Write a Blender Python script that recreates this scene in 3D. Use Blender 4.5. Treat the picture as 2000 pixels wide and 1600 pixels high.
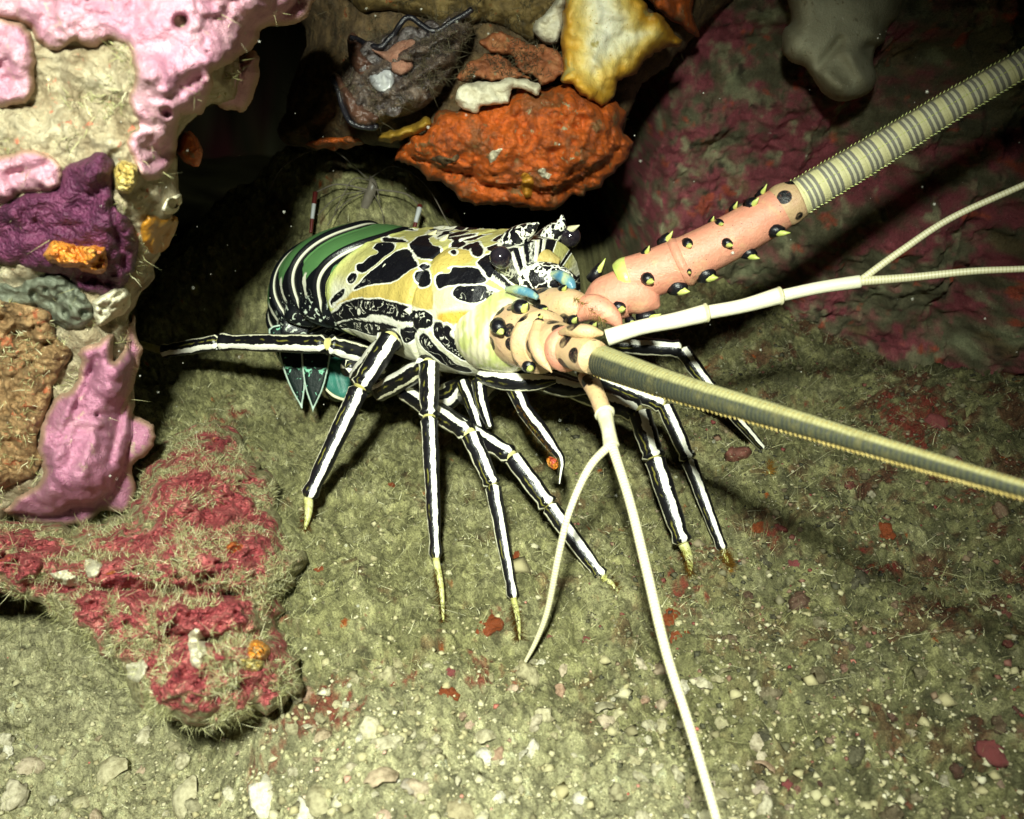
import bpy, math, random
import numpy as np
random.seed(7); RNG=np.random.default_rng(11)
for o in list(bpy.data.objects): bpy.data.objects.remove(o)
scene=bpy.context.scene; COL=scene.collection
# ------------------------------------------------------------------ camera, water light, strobe, exposure
FPX=1732.0; CAM=np.array([0,0,.46]); PIT=math.radians(30)
CF=np.array([0,math.cos(PIT),-math.sin(PIT)]); CR=np.array([1.,0,0]); CU=np.array([0,math.sin(PIT),math.cos(PIT)])
cd=bpy.data.cameras.new('camera'); cam=bpy.data.objects.new('camera',cd); COL.objects.link(cam)
cam.location=CAM; cam.rotation_euler=(math.pi/2-PIT,0,0)
cd.sensor_width=36; cd.lens=36*FPX/2000; cd.clip_start=.01; cd.clip_end=50
cd.dof.use_dof=True; cd.dof.focus_distance=.76; cd.dof.aperture_fstop=9
scene.camera=cam
world=bpy.data.worlds.new('World'); scene.world=world; world.use_nodes=True
bg=world.node_tree.nodes['Background']; bg.inputs[0].default_value=(.35,.75,.85,1); bg.inputs[1].default_value=.004
sl=bpy.data.lights.new('strobe','SPOT'); strobe=bpy.data.objects.new('strobe',sl); COL.objects.link(strobe)
strobe.location=(-.05,-.12,.765)
from mathutils import Vector
strobe.rotation_euler=(Vector((-.17,.51,.03))-strobe.location).to_track_quat('-Z','Y').to_euler()
sl.energy=110; sl.color=(.94,1,.85); sl.spot_size=math.radians(84); sl.spot_blend=1.0; sl.shadow_soft_size=.032
vs=scene.view_settings; vs.view_transform='Standard'; vs.look='None'; vs.exposure=0; vs.gamma=1; vs.use_curve_mapping=False
scene.cycles.max_bounces=6
# ------------------------------------------------------------------ geometry helpers
def at(px,py,d):
    px=np.asarray(px,float);py=np.asarray(py,float);d=np.asarray(d,float)
    return CAM+d[...,None]*(CF+CR*((px-1000)/FPX)[...,None]+CU*((800-py)/FPX)[...,None])
def sstep(a,b,x):
    t=np.clip((x-a)/(b-a),0,1); return t*t*(3-2*t)
_G=np.random.default_rng(1).normal(size=(256,3)); _G/=np.linalg.norm(_G,axis=1,keepdims=True); _G=_G.astype(np.float32)
_PT=np.random.default_rng(2).permutation(256).astype(np.int32); _PT=np.concatenate([_PT,_PT,_PT[:4]])
def vnoise(P,scale,seed=0):
    """gradient noise, about -1..1"""
    Q=(np.asarray(P,float)*scale+37.37*(seed%29+1)).astype(np.float64); I=np.floor(Q); f=(Q-I).astype(np.float32); I=I.astype(np.int32)&255; w=f*f*f*(f*(f*6-15)+10)
    r=np.zeros(Q.shape[:-1],np.float32); x0,y0,z0=I[...,0],I[...,1],I[...,2]; fx,fy,fz=f[...,0],f[...,1],f[...,2]
    for dx in (0,1):
        wx=w[...,0] if dx else 1-w[...,0]; hx=_PT[(x0+dx)&255]
        for dy in (0,1):
            wy=wx*(w[...,1] if dy else 1-w[...,1]); hy=_PT[(hx+y0+dy)&255]
            for dz in (0,1):
                g=_G[_PT[(hy+z0+dz)&255]]
                r+=wy*(w[...,2] if dz else 1-w[...,2])*(g[...,0]*(fx-dx)+g[...,1]*(fy-dy)+g[...,2]*(fz-dz))
    return np.clip(r*1.75,-1,1).astype(float)
def worley(x,y,cell,seed=0):
    """F1, F2 (in cells) and a random value per nearest cell"""
    X=np.asarray(x)/cell+50.5;Y=np.asarray(y)/cell+50.5; ix=np.floor(X).astype(np.int64); iy=np.floor(Y).astype(np.int64)
    rg=np.random.default_rng(seed+99); T=rg.random((256,256,3))
    f1=np.full(X.shape,9.);f2=np.full(X.shape,9.);cv=np.zeros(X.shape)
    for dx in (-1,0,1):
        for dy in (-1,0,1):
            t=T[(ix+dx)&255,(iy+dy)&255]; d=np.hypot(ix+dx+.1+.8*t[...,0]-X,iy+dy+.1+.8*t[...,1]-Y)
            n=d<f1; f2=np.where(n,f1,np.minimum(f2,d)); cv=np.where(n,t[...,2],cv); f1=np.where(n,d,f1)
    return f1,f2,cv
def fbm(P,scale,octv=4,seed=0,gain=.5,ridge=False):
    r=0;a=1;t=0
    for k in range(octv):
        n=vnoise(P,scale,seed+k*13)
        if ridge: n=1-2*np.abs(n)
        r=r+a*n; t+=a; a*=gain; scale*=2.03
    return r/t
def wloc(o):
    v=np.zeros(3)
    while o is not None: v=v+np.array(o.location); o=o.parent
    return v
def link(name,verts,faces,mat=None,parent=None,smooth=True,attrs=None,origin=None,mats=None,fmat=None):
    verts=np.asarray(verts,float)
    if origin is None:
        origin=wloc(parent) if parent is not None else np.array([verts[:,0].mean(),verts[:,1].mean(),verts[:,2].min()])
    me=bpy.data.meshes.new(name)
    V=verts-np.asarray(origin)
    if isinstance(faces,np.ndarray):
        nf,k=faces.shape
        me.vertices.add(len(V)); me.vertices.foreach_set('co',V.astype(np.float32).ravel())
        me.loops.add(nf*k); me.loops.foreach_set('vertex_index',faces.astype(np.int32).ravel())
        me.polygons.add(nf); me.polygons.foreach_set('loop_start',np.arange(0,nf*k,k,dtype=np.int32))
        me.polygons.foreach_set('loop_total',np.full(nf,k,np.int32)); me.update(calc_edges=True)
    else:
        me.from_pydata(V.tolist(),[],[tuple(int(i) for i in f) for f in faces])
    if smooth: me.polygons.foreach_set('use_smooth',np.ones(len(me.polygons),bool))
    for n,a in (attrs or {}).items():
        a=np.asarray(a,np.float32)
        if a.ndim==1:
            at_=me.attributes.new(n,'FLOAT','POINT'); at_.data.foreach_set('value',a)
        else:
            at_=me.attributes.new(n,'FLOAT_COLOR','POINT'); at_.data.foreach_set('color',np.concatenate([a,np.ones((len(a),1),np.float32)],1).ravel())
    for m in (mats or ([mat] if mat else [])): me.materials.append(m)
    if fmat is not None: me.polygons.foreach_set('material_index',np.asarray(fmat,np.int32))
    me.update()
    o=bpy.data.objects.new(name,me); COL.objects.link(o)
    if parent is not None: o.parent=parent
    else: o.location=origin
    return o
def tag(o,label=None,cat=None,group=None,kind=None):
    if label: o['label']=label
    if cat: o['category']=cat
    if group: o['group']=group
    if kind: o['kind']=kind
    return o
def empty(name,loc=(0,0,0)):
    o=bpy.data.objects.new(name,None); o.empty_display_size=.01; COL.objects.link(o); o.location=loc; return o
def gridfaces(nu,nv,wrap=False):
    i=np.arange(nu-1)[:,None]; j=np.arange(nv if wrap else nv-1)[None,:]; j2=(j+1)%nv
    return np.stack([i*nv+j,i*nv+j2,(i+1)*nv+j2,(i+1)*nv+j],-1).reshape(-1,4)
def cr(pts,n):
    """Catmull-Rom through rows of pts, n samples"""
    p=np.asarray(pts,float); p=np.vstack([2*p[0]-p[1],p,2*p[-1]-p[-2]]); m=len(p)-3
    t=np.linspace(0,m-1e-9,n); k=t.astype(int); f=(t-k)[:,None]
    a,b,c,d=p[k],p[k+1],p[k+2],p[k+3]
    return .5*((2*b)+(c-a)*f+(2*a-5*b+4*c-d)*f**2+(3*b-a-3*c+d)*f**3)
def tubegeo(path,rad,n=16,ref=(0,0,1),flat=1.0,cap=True):
    """swept tube; returns verts, faces, attrs(ca,sa,len)"""
    p=np.asarray(path,float); r=np.asarray(rad,float); m=len(p)
    t=np.gradient(p,axis=0); t/=np.linalg.norm(t,axis=1,keepdims=True)+1e-12
    ref=np.asarray(ref,float); ref=np.broadcast_to(ref,p.shape)
    A=ref-np.sum(ref*t,1,keepdims=True)*t; A/=np.linalg.norm(A,axis=1,keepdims=True)+1e-9
    B=np.cross(t,A)
    th=np.linspace(0,2*math.pi,n,endpoint=False); c=np.cos(th);s=np.sin(th)
    V=(p[:,None]+r[:,None,None]*(A[:,None]*c[None,:,None]+B[:,None]*s[None,:,None]*flat)).reshape(-1,3)
    F=[tuple(f) for f in gridfaces(m,n,True)]
    arc=np.concatenate([[0],np.cumsum(np.linalg.norm(np.diff(p,axis=0),axis=1))])
    at_={'ca':np.tile(c,m),'sa':np.tile(s,m),'len':np.repeat(arc,n)}
    if cap:
        F.append(tuple(range(n))[::-1]); F.append(tuple((m-1)*n+k for k in range(n)))
    return V,F,at_
def merge(parts):
    V=[];F=[];A={};o=0
    for v,f,a in parts:
        V.append(v); F+= [tuple(i+o for i in q) for q in f]
        for k in a: A.setdefault(k,[]).append(a[k])
        o+=len(v)
    return np.vstack(V),F,{k:np.concatenate(x) for k,x in A.items()}
def tube(name,path,rad,mat,parent,n=16,ref=(0,0,1),flat=1.0):
    V,F,A=tubegeo(path,rad,n,ref,flat); return link(name,V,F,mat,parent,attrs=A)
def polysd(X,Y,poly):
    """signed distance, inside positive"""
    p=np.asarray(poly,float); q=np.roll(p,-1,0); d=np.full(X.shape,1e9); ins=np.zeros(X.shape,bool)
    for (x0,y0),(x1,y1) in zip(p,q):
        ex,ey=x1-x0,y1-y0; L=ex*ex+ey*ey+1e-12
        t=np.clip(((X-x0)*ex+(Y-y0)*ey)/L,0,1); dx=X-(x0+t*ex); dy=Y-(y0+t*ey); d=np.minimum(d,dx*dx+dy*dy)
        c=((y0>Y)!=(y1>Y)); 
        with np.errstate(divide='ignore',invalid='ignore'): xi=x0+(Y-y0)*ex/(ey if abs(ey)>1e-12 else 1e-12)
        ins^=c&(X<xi)
    return np.where(ins,1,-1)*np.sqrt(d)
def smoothpoly(poly,k=4,jit=0,seed=0):
    p=np.asarray(poly,float); n=len(p)
    P=np.vstack([p[-1],p,p[0],p[1]]); out=[]
    for i in range(n):
        a,b,c,d=P[i],P[i+1],P[i+2],P[i+3]
        for f in np.arange(k)/k: out.append(.5*((2*b)+(c-a)*f+(2*a-5*b+4*c-d)*f**2+(3*b-a-3*c+d)*f**3))
    out=np.array(out)
    if jit:
        q=np.c_[out,np.zeros(len(out))]
        out=out+jit*np.c_[fbm(q,.045,3,seed),fbm(q,.045,3,seed+50)]
    return out
class Front:
    """front surface of a lump, sampled to sit other growths on it"""
    def __init__(s,xs,ys,D): s.xs,s.ys,s.D=xs,ys,D
    def __call__(s,px,py):
        fx=np.clip((np.asarray(px,float)-s.xs[0])/(s.xs[1]-s.xs[0]),0,len(s.xs)-1.001); fy=np.clip((np.asarray(py,float)-s.ys[0])/(s.ys[1]-s.ys[0]),0,len(s.ys)-1.001)
        i=fx.astype(int); j=fy.astype(int); a=fx-i; b=fy-j; D=s.D
        return D[j,i]*(1-a)*(1-b)+D[j,i+1]*a*(1-b)+D[j+1,i]*(1-a)*b+D[j+1,i+1]*a*b
def lump(name,poly,depth,thick,mat,R=40,back=None,step=5,noise=(),relief=None,jit=3,seed=0,k=4,parent=None,power=.5,attrs=None):
    """closed rounded body whose outline is poly (photo pixels at the given distance); thick / back in metres"""
    pl=smoothpoly(poly,k,jit,seed) if k else np.asarray(poly,float)
    x0,y0=pl.min(0)-step*1.5; x1,y1=pl.max(0)+step*1.5
    xs=np.arange(x0,x1+step,step); ys=np.arange(y0,y1+step,step); X,Y=np.meshgrid(xs,ys)
    S=polysd(X,Y,pl)
    base=depth(X,Y) if callable(depth) else np.full(X.shape,float(depth))
    W=at(X,Y,base)
    prof=np.clip(1-(1-np.clip(S/R,0,1))**2,0,1)**power
    D=base-thick*prof
    for (sc,amp,o,rd) in noise: D=D-amp*prof**.6*fbm(W,sc,o,seed+int(sc),ridge=rd)
    if relief is not None: D=D-relief(X,Y)*prof
    bk=thick*1.0 if back is None else back
    DB=base+bk*prof
    Dfull=np.where(S>0,D,base)
    # cells
    keep=S>-step*.9
    c=keep[:-1,:-1]&keep[1:,:-1]&keep[:-1,1:]&keep[1:,1:]
    anyin=(S[:-1,:-1]>0)|(S[1:,:-1]>0)|(S[:-1,1:]>0)|(S[1:,1:]>0); c&=anyin
    gy,gx=np.gradient(S,step); gl=np.sqrt(gx*gx+gy*gy)+1e-9
    out=S<0
    XX=np.where(out,X-S*gx/gl,X); YY=np.where(out,Y-S*gy/gl,Y)
    D=np.where(out,base,D); DB=np.where(out,base,DB)
    ny,nx=X.shape; idx=np.arange(ny*nx).reshape(ny,nx)
    q=np.stack([idx[:-1,:-1],idx[1:,:-1],idx[1:,1:],idx[:-1,1:]],-1)[c]
    N=ny*nx; VF=at(XX,YY,D).reshape(-1,3); VB=at(XX,YY,DB).reshape(-1,3)
    ob=out.ravel()
    qb=q[:,::-1].copy(); m=~ob[qb]; qb=np.where(m,qb+N,qb)
    V=np.vstack([VF,VB]); F=np.vstack([q,qb]); used=np.unique(F); remap=np.zeros(len(V),int); remap[used]=np.arange(len(used))
    sd=np.concatenate([S.ravel(),S.ravel()])[used]
    o=link(name,V[used],remap[F],mat,parent,attrs={'edge':sd})
    return o,Front(xs,ys,Dfull)
# ------------------------------------------------------------------ material helpers
class NT:
    def __init__(s,name):
        s.m=bpy.data.materials.new(name); s.m.use_nodes=True; s.t=s.m.node_tree; s.b=s.t.nodes['Principled BSDF']
        s.co=s.t.nodes.new('ShaderNodeTexCoord').outputs['Object']
    def n(s,typ,**kw):
        x=s.t.nodes.new('ShaderNode'+typ)
        for k,v in kw.items(): setattr(x,k,v)
        return x
    def l(s,a,b): s.t.links.new(a,b)
    def noise(s,scale,detail=5,rough=.6,dist=0,co=None):
        x=s.n('TexNoise'); x.inputs['Scale'].default_value=scale; x.inputs['Detail'].default_value=detail; x.inputs['Roughness'].default_value=rough; x.inputs['Distortion'].default_value=dist
        s.l(co or s.co,x.inputs['Vector']); return x.outputs[0]
    def voro(s,scale,feature='F1',co=None,rand=1):
        x=s.n('TexVoronoi',feature=feature); x.inputs['Scale'].default_value=scale; x.inputs['Randomness'].default_value=rand
        s.l(co or s.co,x.inputs['Vector']); return x.outputs['Distance']
    def ramp(s,f,stops,interp='LINEAR'):
        x=s.n('ValToRGB'); r=x.color_ramp; r.interpolation=interp
        while len(r.elements)<len(stops): r.elements.new(.5)
        for e,(p,c) in zip(r.elements,stops): e.position=p; e.color=(*c,1)
        s.l(f,x.inputs[0]); return x.outputs[0]
    def math(s,op,a,b=None,c=None,clamp=False):
        x=s.n('Math',operation=op,use_clamp=clamp)
        for i,v in enumerate((a,b,c)):
            if v is None: continue
            if isinstance(v,(int,float)): x.inputs[i].default_value=v
            else: s.l(v,x.inputs[i])
        return x.outputs[0]
    def step(s,v,a,b):
        x=s.n('MapRange'); x.interpolation_type='SMOOTHSTEP'; s.l(v,x.inputs[0]); x.inputs[1].default_value=a; x.inputs[2].default_value=b; return x.outputs[0]
    def mix(s,f,a,b,mode='MIX'):
        x=s.n('Mix',data_type='RGBA',blend_type=mode)
        if isinstance(f,(int,float)): x.inputs[0].default_value=f
        else: s.l(f,x.inputs[0])
        for i,v in ((6,a),(7,b)):
            if isinstance(v,tuple): x.inputs[i].default_value=(*v,1)
            else: s.l(v,x.inputs[i])
        return x.outputs[2]
    def attr(s,name,vec=False):
        x=s.n('Attribute'); x.attribute_name=name; return x.outputs['Color' if vec else 'Fac']
    def bump(s,h,dist,strength=1,prev=None):
        x=s.n('Bump'); x.inputs['Strength'].default_value=strength; x.inputs['Distance'].default_value=dist; s.l(h,x.inputs['Height'])
        if prev is not None: s.l(prev,x.inputs['Normal'])
        return x.outputs[0]
    def fin(s,col,rough=.5,spec=.5,nor=None,sss=0,coat=0):
        if isinstance(col,tuple): s.b.inputs['Base Color'].default_value=(*col,1)
        else: s.l(col,s.b.inputs['Base Color'])
        if isinstance(rough,(int,float)): s.b.inputs['Roughness'].default_value=rough
        else: s.l(rough,s.b.inputs['Roughness'])
        s.b.inputs['Specular IOR Level'].default_value=spec
        if nor is not None: s.l(nor,s.b.inputs['Normal'])
        if sss:
            s.b.inputs['Subsurface Weight'].default_value=sss; s.b.inputs['Subsurface Scale'].default_value=.004
            s.b.inputs['Subsurface Radius'].default_value=(1,.5,.4)
        if coat: s.b.inputs['Coat Weight'].default_value=coat; s.b.inputs['Coat Roughness'].default_value=.15
        return s.m
def growth(name,stops,scale=60,rough=.5,spec=.5,bumps=((150,.0015),(600,.0005)),over=(),sss=0,coat=0,dist=.4,vbump=None):
    t=NT(name); col=t.ramp(t.noise(scale,6,.62,dist),stops)
    for kind,sc,a,b,c in over:
        f=t.noise(sc,4,.6,.3) if kind=='n' else t.voro(sc)
        col=t.mix(t.step(f,a,b),col,c)
    nor=None
    for sc,d in bumps: nor=t.bump(t.noise(sc,5,.65),d,1,nor)
    if vbump: nor=t.bump(t.voro(vbump[0]),vbump[1],1,nor)
    return t.fin(col,rough,spec,nor,sss,coat)
# ------------------------------------------------------------------ seabed
def gz(x,y,detail=True):
    x=np.asarray(x,float);y=np.asarray(y,float)
    left=1-sstep(-.27,-.08,x)
    yb=np.interp(x,[-.6,-.40,-.31,-.24,-.17,-.05,.1],[.69,.655,.60,.525,.45,.41,.39]); wd=.045+.10*(1-left)
    z=-(.022+.078*left)*(1-sstep(-wd,wd*.4,y-yb))
    z=z-.045*np.exp(-((x+.19)/.12)**2)*sstep(.64,.80,y)*(1-sstep(.93,1.0,y))
    z=z+.200*np.exp(-(np.abs(x+.215)/.175)**2.8)*sstep(.87,1.13,y)
    z=z+.05*sstep(.90,1.06,y)*sstep(.0,.3,x)+.03*np.exp(-((x-.50)/.22)**2-((y-.76)/.10)**2)-.02*np.exp(-((x-.25)/.12)**2-((y-.80)/.06)**2)
    z=z+.05*sstep(.70,.95,y)*(1-sstep(-.42,-.30,x))
    z=z-.9*sstep(1.16,1.7,y)*(1-sstep(-.05,.10,x))
    P=np.stack([x,y,0*x],-1)
    z=z+.020*fbm(P,8,2,3)
    if detail:
        z=z+.019*fbm(P,20,3,5)+.0065*fbm(P,85,3,9)+.0026*fbm(P,230,2,17,ridge=True)
        f1,f2,cv=worley(x+.002*fbm(P,120,2,2),y+.002*fbm(P,120,2,6),.0105,1); snd=.25+.75*(1-sstep(.36,.52,y)); z=z+snd*.0042*(cv>.35)*cv*sstep(0,.5,f2-f1)
        f1,f2,cv=worley(x,y,.0046,2); z=z+.0016*cv*sstep(0,.5,f2-f1)
        pit=fbm(P,48,3,31); z=z-.011*sstep(.28,.55,pit)
    return z
def hit(px,py):
    px=np.asarray(px,float);py=np.asarray(py,float)
    d=np.full(px.shape,.35)
    dirs=CF+CR*((px-1000)/FPX)[...,None]+CU*((800-py)/FPX)[...,None]
    done=np.zeros(px.shape,bool)
    for _ in range(110):
        P=CAM+d[...,None]*dirs; below=P[...,2]<=gz(P[...,0],P[...,1],False)
        done|=below; d=np.where(done,d,d+.012)
        if done.all(): break
    lo=d-.012; hi=d
    for _ in range(5):
        md=(lo+hi)/2; P=CAM+md[...,None]*dirs; b=P[...,2]<=gz(P[...,0],P[...,1],False); hi=np.where(b,md,hi); lo=np.where(b,lo,md)
    d=hi
    for _ in range(4):
        P=CAM+d[...,None]*dirs; d=d+(P[...,2]-gz(P[...,0],P[...,1]))/(-dirs[...,2])*.8
    return CAM+d[...,None]*dirs
gx=np.concatenate([np.linspace(-5,-.66,34)[:-1],np.linspace(-.66,.80,900),np.linspace(.80,2.2,24)[1:]])
gy=np.concatenate([np.linspace(-1.2,.22,20)[:-1],np.linspace(.22,1.10,570),np.linspace(1.10,6.0,40)[1:]])
GX,GY=np.meshgrid(gx,gy,indexing='ij'); GZ=gz(GX,GY); GP=np.stack([GX,GY,0*GX],-1)
def blob(px,py,r,amp=1):
    p=hit(np.array([px]),np.array([py]))[0]; return amp*np.exp(-((GX-p[0])**2+(GY-p[1])**2)/r**2)
n1=fbm(GP,22,4,41); n2=fbm(GP,70,4,43); n3=fbm(GP,190,3,47); n4=fbm(GP,45,3,53)
redc=np.array([.27,.034,.034]); orac=np.array([.50,.11,.022]); whitc=np.array([.66,.62,.46])
def lay(C,m,c,k=1): return C*(1-k*m[...,None])+k*m[...,None]*np.array(c)*(1+.35*n2+.35*n3)[...,None]
C=np.array([.37,.355,.205])*(1+.45*n2+.40*n3+.20*n1)[...,None]
C=lay(C,sstep(.0,.35,n1+.5*n4),(.50,.475,.31),.85)
ybc=np.interp(GX,[-.6,-.40,-.31,-.24,-.17,-.05,.1],[.63,.60,.54,.46,.43,.42,.40]); sand=1-sstep(-.05,.04,GY-ybc+.05*n1+.10*sstep(.0,.3,GX)); C=lay(C,sand,(.66,.62,.46),.94)
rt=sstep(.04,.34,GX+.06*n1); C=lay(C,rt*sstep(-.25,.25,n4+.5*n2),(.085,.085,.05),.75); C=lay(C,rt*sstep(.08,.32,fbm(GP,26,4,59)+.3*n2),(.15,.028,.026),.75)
C=lay(C,sstep(.28,.46,fbm(GP,34,4,57)+.2*n3)*(1-sand),(.15,.045,.03),.6)
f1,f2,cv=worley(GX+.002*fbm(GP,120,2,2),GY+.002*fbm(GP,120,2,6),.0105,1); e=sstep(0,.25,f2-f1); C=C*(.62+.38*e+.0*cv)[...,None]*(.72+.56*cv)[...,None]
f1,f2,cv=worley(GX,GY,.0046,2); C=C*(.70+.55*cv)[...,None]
red=np.zeros_like(GX)
for (px,py,r,a) in ((1780,830,.060,1.1),(1560,790,.030,.8),(1380,1080,.045,.7),(1500,1060,.02,.8),(1310,1220,.02,.8),(1240,1030,.03,.5),(960,1200,.022,.6),(950,1330,.035,.8),(700,1260,.035,.45),(620,1130,.012,.9),(1700,1090,.05,.7),(1850,1160,.06,.6),(1650,1260,.04,.45),(760,1030,.03,.5),(560,1220,.04,.6),(880,1040,.02,.5),(1760,1450,.05,.6),(1150,950,.03,.4),(1050,990,.02,.5),(1450,1450,.03,.4),(480,900,.05,.6),(640,1380,.05,.8),(560,1400,.05,.8),(450,830,.04,.8),(800,1330,.03,.6),(1330,1150,.04,.8),(1900,980,.05,.6)): red=np.maximum(red,blob(px,py,r,a))
mr=.85*sstep(.42,.66,red*.62+.40*n2+.45*n3+.15*n1); C=C*(1-mr[...,None])+mr[...,None]*redc*(1+.45*n3)[...,None]
mo=sstep(.52,.62,fbm(GP,55,3,71)+.25*n3)*(1-.7*sand); C=C*(1-mo[...,None])+mo[...,None]*orac
mw=sstep(.38,.52,fbm(GP,120,3,73)); C=C*(1-.45*mw[...,None])+.45*mw[...,None]*whitc
mk=sstep(.26,.50,fbm(GP,75,4,79)); C=C*(1-.7*mk[...,None])+.7*mk[...,None]*np.array([.06,.055,.04])
C=np.clip(C*np.array([1.05,1.06,.82]),.004,.9)
t=NT('seabed'); c=t.attr('col',True); c=t.mix(t.math('MULTIPLY',t.step(t.noise(700,6,.75,.5),.40,.68),.9),c,t.mix(1.0,c,(.36,.36,.32),'MULTIPLY')); c=t.mix(t.math('MULTIPLY',t.step(t.noise(240,5,.7,.8),.52,.70),.55),c,t.mix(1.0,c,(.45,.42,.34),'MULTIPLY'))
c=t.mix(t.step(t.voro(430),.12,.06),c,(.50,.47,.33)); c=t.mix(t.math('MULTIPLY',t.step(t.noise(420,3,.6,.4),.60,.68),.8),c,(.16,.13,.07))
nr=t.bump(t.noise(260,8,.78,.4),.006,1); nr=t.bump(t.noise(1100,3,.7),.0016,1,nr)
M_seabed=t.fin(c,.8,.25,nr)
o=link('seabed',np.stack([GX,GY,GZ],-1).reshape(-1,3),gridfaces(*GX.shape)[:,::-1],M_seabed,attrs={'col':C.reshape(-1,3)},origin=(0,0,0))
o.name='seabed'; tag(o,kind='structure')
# ------------------------------------------------------------------ cave wall behind and roof
def wally(x,z):
    return 5.2-4.14*sstep(-.12,.18,x-.10*z)+.06*sstep(.1,.4,z)-.26*sstep(.18,.62,x)
wx=np.concatenate([np.linspace(-4.5,-.05,70)[:-1],np.linspace(-.05,.95,420),np.linspace(.95,1.8,20)[1:]]); wz=np.concatenate([np.linspace(-3.0,-.15,14)[:-1],np.linspace(-.15,.56,300),np.linspace(.56,1.5,40)[1:]])
WX,WZ=np.meshgrid(wx,wz,indexing='ij'); WY=wally(WX,WZ)
WP=np.stack([WX,WY,WZ],-1); st=np.stack([WX*.55+WZ*.55,WY*.2,WZ*1.5-WX*.85],-1)   # layered rock, strata rising to the right
WY=WY-.07*fbm(WP,6,3,3)-.050*fbm(WP,11,3,7)-.010*fbm(WP,48,3,13)-.008*fbm(WP,120,4,19)
m1=fbm(st,16,4,61);m2=fbm(WP,60,4,63);m3=fbm(st,40,4,67)
C=np.array([.085,.080,.045])*(1+.6*m2+.4*m3)[...,None]
def lay(C,m,c,k=1): return C*(1-k*m[...,None])+k*m[...,None]*np.array(c)*(1+.5*m2+.4*m3)[...,None]
C=lay(C,sstep(-.22,.34,m1+.6*m2+.35*np.exp(-((WX-.22)/.20)**2-((WZ-.2)/.16)**2)-.12),(.15,.030,.042),.9)
C=lay(C,sstep(.12,.40,fbm(WP,32,5,85)+.3*m2),(.16,.17,.095),.8); C=lay(C,sstep(.30,.46,fbm(WP,38,4,83)),(.26,.055,.03),.9)
C=lay(C,sstep(.26,.5,fbm(WP,22,4,87)),(.10,.075,.035),.8); C=lay(C,sstep(.34,.6,fbm(WP,90,3,89)),(.22,.07,.07),.6); C=lay(C,sstep(.34,.5,fbm(WP,70,3,91)),(.02,.018,.012),.8)
C=np.clip(C*2.1,.004,.9)
t=NT('reef_wall'); c=t.attr('col',True); c=t.mix(t.math('MULTIPLY',t.step(t.noise(520,4,.7),.4,.75),.7),c,t.mix(1.0,c,(.45,.45,.45),'MULTIPLY'))
c=t.mix(t.step(t.voro(300),.10,.04),c,(.5,.45,.38))
nr=t.bump(t.noise(220,6,.7),.004,1); nr=t.bump(t.noise(900,3,.7),.001,1,nr); M_wall=t.fin(c,.7,.3,nr)
o=link('reef_wall',np.stack([WX,WY,WZ],-1).reshape(-1,3),gridfaces(*WX.shape),M_wall,attrs={'col':C.reshape(-1,3)},origin=(0,0,0)); tag(o,kind='structure')
rx,ry=np.meshgrid(np.linspace(-5,1.8,130),np.linspace(.80,6.0,90),indexing='ij'); rp=np.stack([rx,ry,0*rx],-1)
rz=.62+.10*fbm(rp,5,3,5)+.03*fbm(rp,22,3,8)-.05*sstep(1.1,1.6,ry)
o=link('cave_roof',np.stack([rx,ry,rz],-1).reshape(-1,3),gridfaces(*rx.shape),M_wall,attrs={'col':np.tile([.10,.075,.05],(rx.size,1))},origin=(0,0,0)); tag(o,kind='structure')
# ------------------------------------------------------------------ growth materials
def pinkmat(name,st):
    t=NT(name); c=t.ramp(t.noise(24,7,.68,.5),st)
    c=t.mix(t.math('MULTIPLY',t.step(t.noise(190,5,.7),.52,.72),.55),c,(.26,.10,.15)); c=t.mix(t.math('MULTIPLY',t.step(t.noise(75,5,.65,.4),.60,.70),.7),c,(.52,.40,.28)); c=t.mix(t.math('MULTIPLY',t.step(t.noise(420,4,.7),.60,.72),.6),c,(.62,.48,.44))
    c=t.mix(t.step(t.voro(90),.045,.03),c,(.14,.03,.05)); c=t.mix(t.step(t.attr('edge'),16,3),c,(.42,.26,.18))
    nr=t.bump(t.noise(60,5,.6),.0016,1); nr=t.bump(t.noise(330,5,.7),.0016,1,nr); nr=t.bump(t.voro(900),.0005,1,nr)
    return t.fin(c,t.math('ADD',.34,t.math('MULTIPLY',t.noise(150),.35)),.45,nr,sss=.05)
M_pink=pinkmat('pink_sponge',[(.28,(.33,.125,.20)),(.42,(.48,.22,.30)),(.55,(.57,.30,.37)),(.68,(.62,.38,.42)),(.82,(.68,.50,.46))])
M_mauve_dim=pinkmat('mauve_sponge_dim',[(.28,(.24,.075,.14)),(.42,(.36,.14,.22)),(.55,(.43,.18,.27)),(.68,(.46,.23,.28)),(.82,(.50,.33,.30))])  # lower sponge: weaker strobe light painted in as darker pink, hue more mauve
M_crust=growth('tan_crust',[(.28,(.14,.10,.05)),(.42,(.28,.22,.13)),(.56,(.40,.34,.22)),(.72,(.60,.54,.38))],48,.6,.4,((160,.004),(520,.0015)),[('n',120,.62,.70,(.55,.16,.09)),('n',210,.66,.74,(.85,.78,.50)),('v',330,.10,.04,(.80,.74,.5))])
M_purple=growth('purple_sponge',[(.3,(.045,.008,.028)),(.5,(.095,.018,.055)),(.7,(.155,.036,.085))],60,.55,.4,((200,.002),(700,.0008)),[('v',420,.16,.10,(.035,.006,.03)),('v',300,.055,.03,(.6,.45,.42))],vbump=(420,.0014))
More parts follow.
